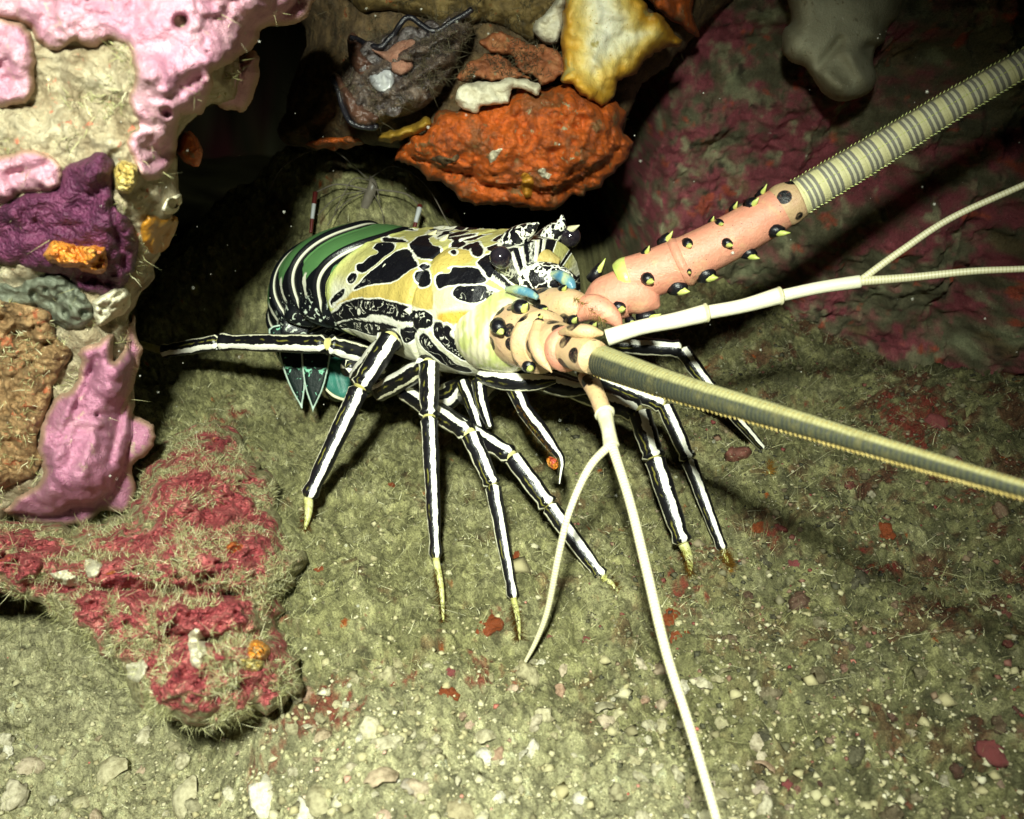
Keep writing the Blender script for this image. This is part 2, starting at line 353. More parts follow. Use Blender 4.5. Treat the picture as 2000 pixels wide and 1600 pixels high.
M_orange=growth('orange_sponge',[(.28,(.10,.025,.006)),(.42,(.34,.07,.008)),(.54,(.58,.115,.010)),(.66,(.42,.09,.010)),(.8,(.60,.24,.03))],46,.45,.5,((110,.003),(420,.0018),(1300,.0006)),[('n',28,.50,.62,(.24,.075,.018)),('n',55,.60,.66,(.22,.11,.035)),('n',95,.64,.70,(.36,.31,.17)),('v',260,.055,.03,(.8,.6,.35))],dist=.9)
M_oranglump=growth('bright_orange_sponge',[(.3,(.42,.11,.01)),(.5,(.74,.25,.02)),(.7,(.80,.42,.08))],120,.35,.6,((300,.002),),[('n',90,.58,.64,(.40,.05,.02))],vbump=(320,.003))
M_grey=growth('grey_sponge',[(.3,(.07,.08,.055)),(.55,(.13,.14,.10)),(.75,(.20,.21,.14))],60,.5,.4,((160,.002),(600,.0006)),[('v',75,.20,.10,(.06,.075,.04))],vbump=(75,.004))
M_brown=growth('brown_rock',[(.28,(.06,.035,.015)),(.45,(.22,.13,.055)),(.6,(.36,.22,.10)),(.75,(.50,.36,.18))],75,.6,.35,((140,.004),(480,.0016)),[('n',60,.58,.66,(.40,.12,.05)),('n',240,.64,.72,(.65,.5,.3))])
t=NT('red_alga_rock'); c=t.ramp(t.noise(80,6,.62,.4),[(.28,(.09,.010,.014)),(.44,(.30,.045,.052)),(.58,(.48,.11,.11)),(.74,(.58,.28,.22))])
tan=t.ramp(t.noise(260,5,.65),[(.3,(.12,.10,.045)),(.5,(.32,.29,.14)),(.7,(.50,.46,.28))])
e=t.math('ADD',t.math('MULTIPLY',t.attr('edge'),-.0052),t.math('ADD',t.math('MULTIPLY',t.noise(34,4,.65,.3),1.5),t.math('MULTIPLY',t.noise(160,3,.6),.5)))
c=t.mix(t.step(e,.74,.97),c,tan); c=t.mix(t.step(t.noise(45,4,.6,.3),.67,.72),c,(.44,.11,.02)); c=t.mix(t.step(t.noise(190,3),.68,.74),c,(.58,.54,.38))
nr=t.bump(t.noise(170,5,.65),.004,1); nr=t.bump(t.noise(520,4,.65),.0018,1,nr); nr=t.bump(t.voro(300),.0022,1,nr); M_red=t.fin(c,.55,.4,nr)
M_cream=growth('cream_growth',[(.3,(.42,.37,.24)),(.55,(.66,.62,.45)),(.75,(.78,.75,.6))],70,.5,.4,((200,.002),(700,.0008)),[])
t=NT('yellow_sponge'); e=t.math('ADD',t.attr('edge'),t.math('MULTIPLY',t.math('SUBTRACT',t.noise(22,4,.6,.3),.5),70))
c=t.ramp(t.math('MULTIPLY',e,.011),[(.0,(.34,.15,.012)),(.16,(.56,.31,.03)),(.38,(.66,.50,.14)),(.62,(.74,.70,.46)),(.9,(.76,.74,.58))]); c=t.mix(t.step(t.noise(34,4,.6),.60,.68),c,(.40,.33,.10)); c=t.mix(t.step(t.noise(300,3),.64,.72),c,(.42,.30,.08))
M_yellow=t.fin(c,.5,.4,t.bump(t.noise(600,3),.0008,1,t.bump(t.noise(120,4),.0014)),sss=.08)
M_rust=growth('rust_plate',[(.3,(.10,.03,.01)),(.5,(.26,.085,.03)),(.7,(.34,.15,.06))],70,.6,.35,((180,.002),(600,.0008)),[('n',90,.62,.70,(.20,.18,.09))])
M_paleblob=growth('pale_sponge',[(.3,(.22,.20,.12)),(.5,(.34,.32,.21)),(.7,(.44,.42,.28))],22,.6,.3,((70,.001),(500,.0012)),[('n',120,.60,.72,(.22,.19,.11)),('n',400,.62,.72,(.5,.46,.33))],sss=.1)
M_oyster=growth('oyster_shell',[(.30,(.02,.016,.018)),(.46,(.07,.05,.04)),(.62,(.17,.12,.085)),(.8,(.30,.27,.24))],90,.25,.8,((200,.003),(700,.001)),[('n',160,.66,.72,(.36,.33,.25))])
M_shellbrown=growth('oyster_valve',[(.35,(.05,.022,.014)),(.6,(.105,.05,.032)),(.8,(.15,.08,.05))],60,.3,.6,((300,.0015),),[('v',240,.09,.04,(.38,.34,.28))])
M_black=growth('black_lip',[(.4,(.006,.006,.009)),(.7,(.02,.018,.022))],80,.25,.6,((300,.001),))
M_fuzz=growth('salmon_fuzz',[(.35,(.36,.16,.10)),(.65,(.52,.28,.19))],160,.8,.2,((500,.003),(1500,.001)))
M_pearl=growth('pearl',[(.35,(.20,.20,.22)),(.55,(.42,.43,.42)),(.75,(.66,.66,.62))],50,.15,.7,((150,.001),))
M_amber=growth('amber_tunicate',[(.3,(.30,.12,.01)),(.6,(.46,.21,.02)),(.8,(.55,.30,.04))],60,.3,.5,((300,.0015),))
M_dark=growth('dark_ledge_rock',[(.3,(.03,.02,.011)),(.5,(.10,.065,.03)),(.7,(.20,.13,.055))],60,.6,.35,((140,.004),(500,.0015)),[('n',90,.64,.72,(.16,.14,.07)),('n',60,.66,.72,(.18,.05,.015))])
# ------------------------------------------------------------------ left reef rock and what grows on it
def dl(px,py): return .575+.19*sstep(100,1050,py)+.05*sstep(350,620,px)+0*px
LEFT,fL=lump('reef_rock',[(-90,-80),(560,-80),(560,20),(480,60),(472,120),(455,195),(395,212),(340,285),(345,320),(350,390),(322,460),(295,540),(262,600),(256,650),(262,700),(258,790),(245,900),(200,975),(120,1005),(30,1005),(-90,1000)],dl,.075,M_crust,R=120,back=.16,step=4,noise=((9,.026,2,0),(30,.020,4,0),(110,.007,3,0)),jit=14,seed=3)
tag(LEFT,'tall crusty tan reef rock leaning in at the left edge','rock')
def on(f,dz=0): return lambda X,Y: f(X,Y)+dz
def crater(lst):
    def g(X,Y):
        r=0
        for (x,y,s,a) in lst: r=r-a*np.exp(-(((X-x)**2+(Y-y)**2)/s**2)**2)
        return r
    return g
def ridges(lst,nod=()):
    def g(X,Y):
        r=0
        for cell,amp,sd in nod:
            f1,f2,cv=worley(X+9*fbm(np.stack([X,Y,0*X],-1),.02,2,sd),Y+9*fbm(np.stack([X,Y,0*X],-1),.02,2,sd+4),cell,sd); r=r+amp*(1-f1*f1*1.2)*(.3+.7*cv)
        for (x0,y0,x1,y1,w,a) in lst:
            L=(x1-x0)**2+(y1-y0)**2; t_=np.clip(((X-x0)*(x1-x0)+(Y-y0)*(y1-y0))/L,0,1); d2=(X-x0-t_*(x1-x0))**2+(Y-y0-t_*(y1-y0))**2
            r=r+a*np.exp(-d2/w**2)
        return r
    return g
def both(*fs): return lambda X,Y: sum(f(X,Y) for f in fs)
def grow(name,poly,f,dz,thick,mat,label,cat,R=30,noise=((60,.006,3,0),),relief=None,jit=8,seed=0,step=4,power=.5,back=.02,group=None,k=4):
    o,fr=lump(name,poly,on(f,dz),thick,mat,R=R,back=back,step=step,noise=noise,relief=relief,jit=jit,seed=seed,power=power,k=k); tag(o,label,cat,group); return fr
fPink=grow('pink_sponge',[(-90,-80),(616,-80),(612,10),(585,45),(540,52),(512,58),(497,90),(455,120),(420,142),(416,170),(405,205),(392,225),(352,236),(346,300),(322,345),(288,356),(265,328),(247,282),(262,235),(248,192),(262,150),(250,97),(215,80),(180,97),(150,85),(112,100),(72,85),(50,48),(-20,40),(-90,44)],fL,.006,.020,M_pink,'big smooth lilac pink sponge draped over the top left rock','sponge',R=26,noise=((13,.016,2,0),(30,.008,3,0),(110,.002,3,0)),relief=both(crater([(352,42,14,.03),(325,220,11,.016),(405,102,4,.006),(135,52,4,.006)]),ridges([(480,20,505,60,26,.012),(420,140,470,60,30,.012),(300,150,330,240,40,.012),(360,170,400,140,16,-.012),(270,250,300,310,22,-.010)])),seed=5)
grow('pink_sponge',[(-90,36),(20,40),(48,52),(66,80),(70,135),(64,182),(38,206),(-30,214),(-90,214)],fL,.004,.020,M_pink,'rounded pink sponge lobe at the left edge above the bare crust','sponge',R=40,noise=((22,.010,2,0),),seed=6)
grow('pink_sponge',[(410,190),(428,150),(468,112),(498,98),(509,140),(503,168),(482,213),(458,216),(428,207)],fL,.035,.030,M_pink,'knobbly pink sponge lobe overhanging the black cave mouth','sponge',R=36,noise=((26,.012,2,0),),seed=8)
grow('pink_sponge',[(-90,318),(8,302),(55,290),(112,310),(122,340),(108,372),(50,378),(0,402),(-90,414)],fL,.004,.016,M_pink,'folded pink sponge strip above the purple sponge','sponge',R=30,noise=((26,.010,2,0),),relief=ridges([(20,340,90,325,12,-.008)]),seed=9)
fPur=grow('purple_sponge',[(-90,404),(0,402),(50,378),(108,372),(122,332),(158,312),(186,297),(214,301),(222,332),(219,382),(232,412),(262,442),(271,482),(256,540),(228,572),(196,578),(150,560),(120,537),(70,530),(20,517),(-90,522)],fL,.002,.016,M_purple,'deep purple speckled sponge on the left rock','sponge',R=18,noise=((35,.012,3,0),(140,.003,2,0)),relief=ridges([(175,330,190,440,40,.012),(215,400,250,540,8,-.01)]),seed=10)
grow('orange_sponge',[(84,492),(104,470),(130,474),(160,481),(206,482),(209,515),(196,537),(150,526),(110,516),(90,506)],fPur,.004,.022,M_oranglump,'small bright orange knobbly sponge on the purple sponge','sponge',R=14,noise=((120,.012,3,0),),seed=11,step=2.5)
grow('grey_sponge',[(-40,545),(30,558),(70,541),(120,537),(152,560),(176,590),(182,622),(150,642),(110,637),(80,602),(30,602),(-40,600)],fL,.0,.012,M_grey,'dull grey sponge with dark pores under the purple sponge','sponge',R=26,noise=((60,.006,3,0),),relief=crater([(64,575,8,.008),(118,580,9,.008),(128,612,8,.008),(162,612,8,.008),(90,566,5,.006)]),seed=12,step=3)
grow('brown_rock',[(-90,596),(70,602),(104,622),(112,660),(142,690),(112,732),(96,790),(72,868),(84,902),(40,942),(-90,945)],fL,-.004,.018,M_brown,'rough brown crusted rock knob on the left edge','rock',R=40,noise=((40,.016,4,0),(150,.008,3,0)),seed=13,step=3)
fP2=grow('pink_sponge',[(84,822),(110,772),(140,762),(156,712),(150,690),(190,668),(221,655),(218,700),(236,692),(250,642),(262,612),(269,650),(277,690),(266,740),(256,790),(272,816),(301,830),(304,860),(282,896),(258,912),(267,950),(260,986),(236,1002),(200,1000),(150,1027),(60,1024),(8,1002),(20,985),(82,935),(84,905),(74,875)],fL,.0,.020,M_mauve_dim,'dusky pink sponge sheet hanging down to the red rock','sponge',R=30,noise=((16,.014,2,0),(45,.004,2,0)),relief=both(ridges([(150,760,110,900,16,.012),(225,720,150,950,20,.012),(190,700,120,860,9,-.012),(250,760,215,900,9,-.012),(265,900,150,960,50,.010)]),crater([(190,812,4,.008),(130,868,4,.008),(60,1010,4,.006)])),seed=14)
grow('amber_tunicate',[(271,452),(285,418),(318,424),(346,424),(336,470),(306,499),(285,491)],fL,.010,.022,M_amber,'amber orange tunicate pouch on the edge of the left rock','tunicate',R=24,noise=((90,.003,2,0),),seed=15,step=3)
grow('orange_sponge',[(349,272),(370,256),(398,290),(386,326),(352,312)],fL,.020,.018,M_orange,'small burnt orange sponge tucked under the pink sponge','sponge',R=18,seed=16,step=3)
grow('white_tunicate',[(316,405),(330,385),(352,378),(355,395),(336,418),(320,420)],fL,.006,.018,M_cream,'whitish open barnacle on the left rock above the amber pouch','barnacle',R=10,relief=crater([(338,398,9,.03)]),seed=17,step=2.5)
grow('yellow_crust',[(224,330),(240,314),(268,325),(270,352),(250,378),(228,372)],fL,-.006,.014,M_oranglump and growth('yellow_crust',[(.3,(.34,.22,.05)),(.5,(.58,.42,.10)),(.7,(.70,.62,.28))],150,.4,.6,((400,.002),),vbump=(300,.004)),'beady yellow crust beside the purple sponge','sponge',R=14,noise=((140,.008,3,0),),seed=18,step=2.5)
grow('cream_growth',[(180,590),(205,570),(240,560),(258,575),(250,605),(222,625),(196,640),(184,625)],fL,.0,.018,M_cream,'lumpy cream and pink crust between grey and pink sponges','crust',R=16,noise=((90,.012,3,0),),seed=19,step=3)
# ------------------------------------------------------------------ red rock on the seabed
def dred(px,py):
    dz=-.5+(800-np.clip(py,840,1460))/FPX*.866; return (.008-.46)/dz
fRed=grow('red_rock',[(-90,1012),(60,1016),(170,1026),(255,985),(285,905),(330,850),(400,822),(470,850),(500,905),(535,930),(545,1000),(560,1060),(600,1080),(575,1140),(548,1210),(572,1270),(590,1330),(560,1375),(500,1395),(430,1412),(370,1418),(305,1400),(250,1345),(215,1285),(140,1235),(90,1185),(20,1165),(-90,1150)],dred,.0,.075,M_red,'knobbly red algae covered rock with fuzzy tufts under the pink sponge','rock',R=150,power=.62,noise=((20,.032,3,0),(55,.022,4,1),(170,.007,3,0)),relief=ridges([(60,1145,480,1160,13,-.040),(330,1245,420,1252,12,-.03),(420,1252,560,1235,12,-.03),(250,1190,330,1245,10,-.02),(380,960,440,1080,18,-.02),(120,1060,300,1085,12,-.02),(430,1080,500,1180,50,.014),(250,1100,420,1110,35,.012)],nod=((46,.016,3),(17,.006,5),(8,.0022,9))),jit=24,seed=20,step=3,back=.03)
for poly,lab,sd in (([(95,1120),(130,1115),(160,1135),(150,1148),(120,1140)],'small cream shell crust on the red rock, leftmost',1),([(165,1098),(185,1092),(200,1110),(190,1128),(170,1125)],'small chalky lump on the red rock beside a crack',2),([(370,1240),(385,1225),(402,1250),(400,1290),(385,1310),(368,1280)],'pale chalky patch in the middle of the red rock',3),([(250,1300),(275,1290),(290,1305),(270,1330),(250,1325)],'pale worn patch low on the red rock',4)):
    grow('chalky_crust',poly,fRed,.003,.009,M_cream,lab,'crust',R=8,noise=((150,.005,3,0),),seed=sd+70,step=2.5)
grow('orange_sponge',[(482,1262),(500,1250),(525,1262),(522,1285),(490,1288)],fRed,.003,.010,M_oranglump,'bright orange sponge dab on the right of the red rock','sponge',R=8,noise=((150,.006,3,0),),seed=80,step=2.5)
grow('yellow_crust',[(465,1290),(490,1284),(520,1292),(505,1312),(475,1308)],fRed,.003,.009,bpy.data.materials['yellow_crust'],'lime yellow crust under the orange dab on the red rock','sponge',R=8,noise=((150,.006,3,0),),seed=81,step=2.5)
grow('orange_sponge',[(440,1066),(458,1058),(472,1068),(462,1080),(446,1078)],fRed,.003,.008,M_orange,'tiny orange sponge button near the top of the red rock','sponge',R=8,seed=82,step=2)
# ------------------------------------------------------------------ ledge over the lobster
def dg(px,py): return .95-.06*sstep(0,420,py)*0+.05*sstep(1150,1400,px)+.06*sstep(760,560,px)
LEDGE,fE=lump('ledge_rock',[(540,-80),(1420,-80),(1370,50),(1320,110),(1240,190),(1215,270),(1180,320),(1080,370),(980,365),(900,340),(820,310),(760,285),(690,285),(600,290),(545,268),(560,190),(600,60)],dg,.07,M_dark,R=110,back=.30,step=5,noise=((12,.02,3,0),(45,.012,4,0)),jit=12,seed=30)
tag(LEDGE,'dark brown overhanging rock ledge above the lobster','rock')
M_ochre=growth('ochre_rock',[(.3,(.05,.035,.012)),(.5,(.15,.10,.03)),(.7,(.26,.19,.07))],60,.6,.35,((140,.003),(500,.001)),[('n',60,.62,.70,(.24,.07,.015)),('n',150,.66,.72,(.4,.38,.2))])
grow('encrusted_rock',[(680,-60),(1110,-60),(1100,40),(1060,90),(1000,60),(940,40),(900,70),(840,40),(760,20),(700,20)],fE,.0,.03,M_ochre,'ochre crusted rock along the top edge behind the oyster','rock',R=40,noise=((50,.014,4,0),),seed=31)
fO=grow('orange_sponge',[(770,300),(805,268),(835,250),(850,222),(892,214),(950,205),(1000,180),(1012,168),(1040,172),(1090,163),(1130,175),(1170,200),(1205,192),(1222,215),(1218,260),(1234,288),(1222,318),(1195,345),(1150,378),(1110,392),(1080,408),(1030,411),(1005,400),(965,402),(935,404),(905,392),(880,365),(838,352),(826,338),(812,324),(785,318)],fE,-.036,.034,M_orange,'large burnt orange encrusted sponge overhanging the lobster','sponge',R=26,noise=((24,.016,3,0),(60,.010,4,1),(170,.005,3,0)),relief=ridges([(1010,200,1000,290,10,.008),(1080,300,1110,380,14,-.010),(1160,220,1150,320,30,.010)],nod=((36,.008,2),(11,.003,6))),jit=14,seed=32,step=3.5,back=.03)
M_amb2=M_amber
grow('amber_tunicate',[(1018,345),(1030,340),(1042,360),(1038,388),(1022,385)],fO,.002,.008,M_amber,'small amber blister near the bottom of the orange sponge','tunicate',R=10,seed=33,step=2.5)
grow('cream_growth',[(1045,335),(1060,328),(1078,338),(1070,350),(1052,345)],fO,.003,.006,M_cream,'small pale fleck low on the orange sponge','crust',R=6,seed=34,step=2)
grow('cream_growth',[(955,300),(972,288),(982,290),(970,312),(958,318)],fO,.003,.007,M_cream,'small chalky fleck in the middle of the orange sponge','crust',R=6,seed=35,step=2)
grow('grey_tuft',[(838,308),(858,302),(876,310),(896,300),(900,308),(880,320),(866,330),(856,318)],fO,.003,.008,M_dark,'dark grey tuft on the left of the orange sponge','growth',R=7,seed=36,step=2.5)
grow('white_sponge',[(888,186),(905,166),(932,156),(950,160),(1000,154),(1040,156),(1058,170),(1048,186),(1024,176),(1004,172),(998,192),(985,206),(960,206),(940,212),(925,222),(905,215),(892,205)],fE,-.082,.014,M_cream,'pale cream sponge wedged above the orange sponge','sponge',R=26,noise=((50,.006,3,0),),relief=ridges([(965,170,985,200,8,-.006)]),seed=37,step=3)
fY=grow('yellow_sponge',[(1096,45),(1104,0),(1112,-60),(1225,-60),(1262,10),(1300,45),(1332,84),(1300,98),(1268,108),(1244,138),(1214,152),(1196,186),(1184,203),(1150,194),(1120,172),(1100,155),(1098,100)],fE,-.074,.022,M_yellow,'creamy yellow sponge plate with a ragged rim at the top','sponge',R=16,noise=((12,.007,2,0),(60,.002,3,0)),relief=ridges([(1190,195,1310,75,16,-.006)]),jit=13,seed=38,step=3.5)
grow('orange_sponge',[(1235,-60),(1360,-60),(1352,20),(1366,72),(1330,55),(1300,30),(1262,0)],fE,-.02,.03,M_orange,'orange sponge corner right of the yellow sponge at the top','sponge',R=24,noise=((60,.008,3,0),),seed=39,step=3.5)
grow('rust_sponge',[(940,80),(970,60),(1010,75),(1040,90),(1075,92),(1098,110),(1102,140),(1090,152),(1068,162),(1060,172),(1045,150),(1020,140),(1000,110),(960,100)],fE,-.070,.010,M_rust,'rusty brown sponge flap left of the yellow sponge','sponge',R=9,noise=((40,.010,3,0),(140,.004,3,0)),jit=12,seed=40,step=3)
grow('rust_sponge',[(890,150),(920,120),(950,105),(985,112),(1015,140),(1040,152),(1000,155),(950,158),(930,155),(905,165)],fE,-.060,.010,M_rust,'brown mossy sponge above the pale cream sponge','sponge',R=9,noise=((40,.010,3,0),(140,.004,3,0)),jit=12,seed=41,step=3)
grow('cream_growth',[(1040,50),(1070,20),(1100,-20),(1105,20),(1096,60),(1090,85),(1060,85)],fE,-.05,.02,M_cream,'cream crust along the left rim of the yellow sponge','crust',R=14,noise=((80,.010,3,0),),seed=42,step=3)
# zigzag oyster: two valves, black lip, mantle, fuzz
oy=empty('zigzag_oyster',at(np.array(770.),np.array(180.),np.array(.88)))
tag(oy,'dark zigzag oyster with wavy black lips hanging from the ledge','oyster')
def opart(name,poly,dz,thick,mat,R=14,noise=((70,.008,3,0),),relief=None,seed=0,k=4,parent=oy,step=2.5,jit=3):
    o,f=lump(name,poly,on(fE,dz),thick,mat,R=R,back=.02,step=step,noise=noise,relief=relief,seed=seed,k=k,jit=jit); 
    o.parent=parent; o.location=o.location-parent.location; return o,f
opart('lower_valve',[(655,150),(690,100),(720,80),(760,60),(830,50),(900,20),(925,55),(900,100),(880,150),(850,190),(820,215),(780,232),(735,248),(700,245),(672,215)],-.035,.045,M_oyster,R=50,noise=((40,.016,4,0),(130,.008,3,1)),relief=ridges([(720,150,880,60,14,.016),(740,190,880,110,14,.014),(740,225,850,170,12,.012),(730,120,860,40,9,-.014),(750,170,880,90,9,-.012)]),seed=50,step=3,jit=8)
opart('upper_valve',[(678,80),(690,62),(706,80),(712,108),(735,130),(745,160),(738,180),(718,170),(700,150),(684,118)],-.074,.012,M_shellbrown,R=14,seed=51)
opart('side_valve',[(650,142),(664,150),(690,185),(712,205),(735,218),(738,240),(710,248),(690,240),(672,205),(656,170)],-.074,.012,M_shellbrown,R=14,seed=52)
opart('mantle',[(720,150),(735,135),(752,128),(766,142),(770,165),(752,182),(732,176)],-.090,.008,M_pearl,R=14,seed=53)
opart('fuzz_patch',[(724,96),(752,100),(778,82),(806,76),(812,95),(800,112),(806,132),(786,148),(765,140),(752,118)],-.086,.009,M_fuzz,R=14,seed=54)
rdg=growth('oyster_ridge',[(.3,(.015,.013,.016)),(.5,(.06,.045,.04)),(.66,(.16,.14,.14)),(.8,(.34,.33,.34))],130,.2,.9,((260,.002),(900,.0006)))
for j in range(6):
    zz=[(700+j*6+k*20,108+j*24-k*(7+j*.8)+(-9 if k%2 else 9)*(1+.2*math.sin(j*2.3+k))) for k in range(10-j)]
    P=np.array([at(np.array(x*1.),np.array(y*1.),fE(np.array(x*1.),np.array(y*1.))-.078-.004*math.sin(k*1.7+j)) for k,(x,y) in enumerate(zz)])
    cc=cr(P,70); rv=.0040*(1+.35*fbm(cc,90,2,j))*np.sin(np.linspace(.25,math.pi-.15,70))**.5; V,F,A=tubegeo(cc,rv,8,ref=(0,-1,0),flat=1.5); oo=link('shell_ridge',V,F,rdg,origin=oy.location); oo.parent=oy; oo.location=(0,0,0)
lp=[(684,74),(700,78),(720,88),(744,92),(756,80),(770,66),(780,50),(792,36),(806,36),(822,48),(842,60),(860,58),(880,44),(906,30),(922,18)]
P=np.array([at(np.array(x*1.),np.array(y*1.),fE(np.array(x*1.),np.array(y*1.))-.082) for x,y in lp])
V,F,A=tubegeo(cr(P,60),np.full(60,.0026),8,ref=(0,-1,0)); oo=link('lip',V,F,M_black,origin=oy.location); oo.parent=oy; oo.location=(0,0,0)
lp=[(648,152),(660,175),(668,205),(682,236),(700,246),(728,250),(736,246)]
P=np.array([at(np.array(x*1.),np.array(y*1.),fE(np.array(x*1.),np.array(y*1.))-.080) for x,y in lp])
V,F,A=tubegeo(cr(P,40),np.full(40,.0028),8,ref=(0,-1,0)); oo=link('lip',V,F,M_black,origin=oy.location); oo.parent=oy; oo.location=(0,0,0)
M_ylip=growth('mustard_sponge',[(.3,(.16,.09,.01)),(.6,(.32,.19,.02)),(.8,(.42,.28,.05))],60,.5,.4,((200,.002),))
grow('mustard_sponge',[(738,262),(760,255),(800,245),(835,228),(842,246),(820,262),(790,272),(760,280),(742,275)],fE,-.05,.028,M_ylip,'mustard yellow sponge lip under the oyster','sponge',R=16,noise=((60,.005,3,0),),seed=55,step=3)
grow('orange_sponge',[(592,285),(620,272),(650,268),(690,268),(712,278),(690,286),(668,290),(655,296),(630,292)],fE,-.03,.02,M_orange,'thin orange sponge fringe at the dark cave edge','sponge',R=10,noise=((100,.008,3,0),),seed=56,step=2.5)
# pale sponge hanging top right
def dw(px,py): return .90+0*px
ps,fW=lump('pale_sponge',[(1528,-80),(1760,-80),(1762,20),(1735,55),(1728,80),(1712,95),(1705,120),(1712,150),(1700,180),(1668,194),(1635,198),(1605,180),(1585,150),(1570,130),(1545,122),(1528,100),(1530,60),(1545,40),(1538,0)],dw,.05,M_paleblob,R=48,back=.04,step=4,noise=((14,.008,2,0),),relief=both(ridges([(1590,140,1655,185,22,.014),(1600,130,1640,80,10,-.008),(1690,160,1660,110,14,.008)]),crater([(1700,100,16,.02)])),jit=2,seed=60)
tag(ps,'smooth pale grey sponge hanging at the top right','sponge')
def proj(P):
    v=np.asarray(P)-CAM; d=v@CF
    return 1000+FPX*(v@CR)/d, 800-FPX*(v@CU)/d, d
PHI=math.radians(42); PB=math.radians(10)
LA=np.array([math.cos(PHI)*math.cos(PB),-math.sin(PHI)*math.cos(PB),math.sin(PB)])
LN=np.array([-math.sin(PHI),-math.cos(PHI),0.])
LU=np.cross(LN,LA)*1.0
if LU[2]<0: LU=-LU
T0=at(760,462,.86)
CARL=.182
ORG=T0-LU*.047
def lw(P): P=np.asarray(P,float); return ORG+P[...,0:1]*LA+P[...,1:2]*LN+P[...,2:3]*LU
def spow(x,e): return np.sign(x)*np.abs(x)**e
def carapace(u,th):
    """u 0 rear .. 1 front, th 0 dorsal, + near side; local coords (fwd, near, up)"""
    w=np.interp(u,[0,.12,.3,.55,.8,.95,1],[.066,.071,.075,.077,.074,.068,.062])
    ht=np.interp(u,[0,.12,.3,.55,.8,1],[.047,.050,.052,.053,.053,.050])
    hb=np.interp(u,[0,.3,.6,1],[.046,.060,.068,.066])
    c=np.cos(th); s=np.sin(th)
    y=w*spow(s,.80); z=np.where(c>0,ht*spow(c,.92),hb*spow(c,.70))
    lat=np.abs(s)
    x=CARL*u-.034*(lat**1.5)*(1-u)**3-.020*(np.clip(-c,0,1))*u**2
    return np.stack([x,y,z],-1)
ABL=.250; TURN=math.radians(165)
def abd_axis(s):
    # integrate curl
    t=np.linspace(0,1,400); ang=TURN*(1.12*t**2.0)-math.radians(13)*np.clip(1-t/.6,0,1)
    dx=-np.cos(ang); dz=-np.sin(ang)
    X=np.concatenate([[0],np.cumsum((dx[1:]+dx[:-1])/2)])*ABL/399
    Z=np.concatenate([[0],np.cumsum((dz[1:]+dz[:-1])/2)])*ABL/399
    return np.interp(s,t,X),np.interp(s,t,Z),np.interp(s,t,ang)
def abdomen(s,th):
    X,Z,A=abd_axis(s)
    w=np.interp(s,[0,.3,.6,.9,1],[.066,.069,.066,.056,.040])
    ht=np.interp(s,[0,.3,.6,.9,1],[.046,.049,.050,.042,.026])
    hb=np.interp(s,[0,.1,.5,.9,1],[.046,.044,.034,.022,.012])
    c=np.cos(th);sn=np.sin(th)
    y=w*spow(sn,.8); z=np.where(c>0,ht*spow(c,.95),hb*spow(c,.7))
    sweep=-.034*(np.abs(sn)**1.5)*np.interp(s,[0,1],[1,.2])   # lateral parts swept rearwards
    ca=np.cos(A);sa=np.sin(A)
    x=X+z*(-sa)+sweep*ca; zz=Z+z*ca-(-sweep)*sa
    # dorsal offset direction rotates with the curl: up -> backwards
    return np.stack([x,y,zz],-1)
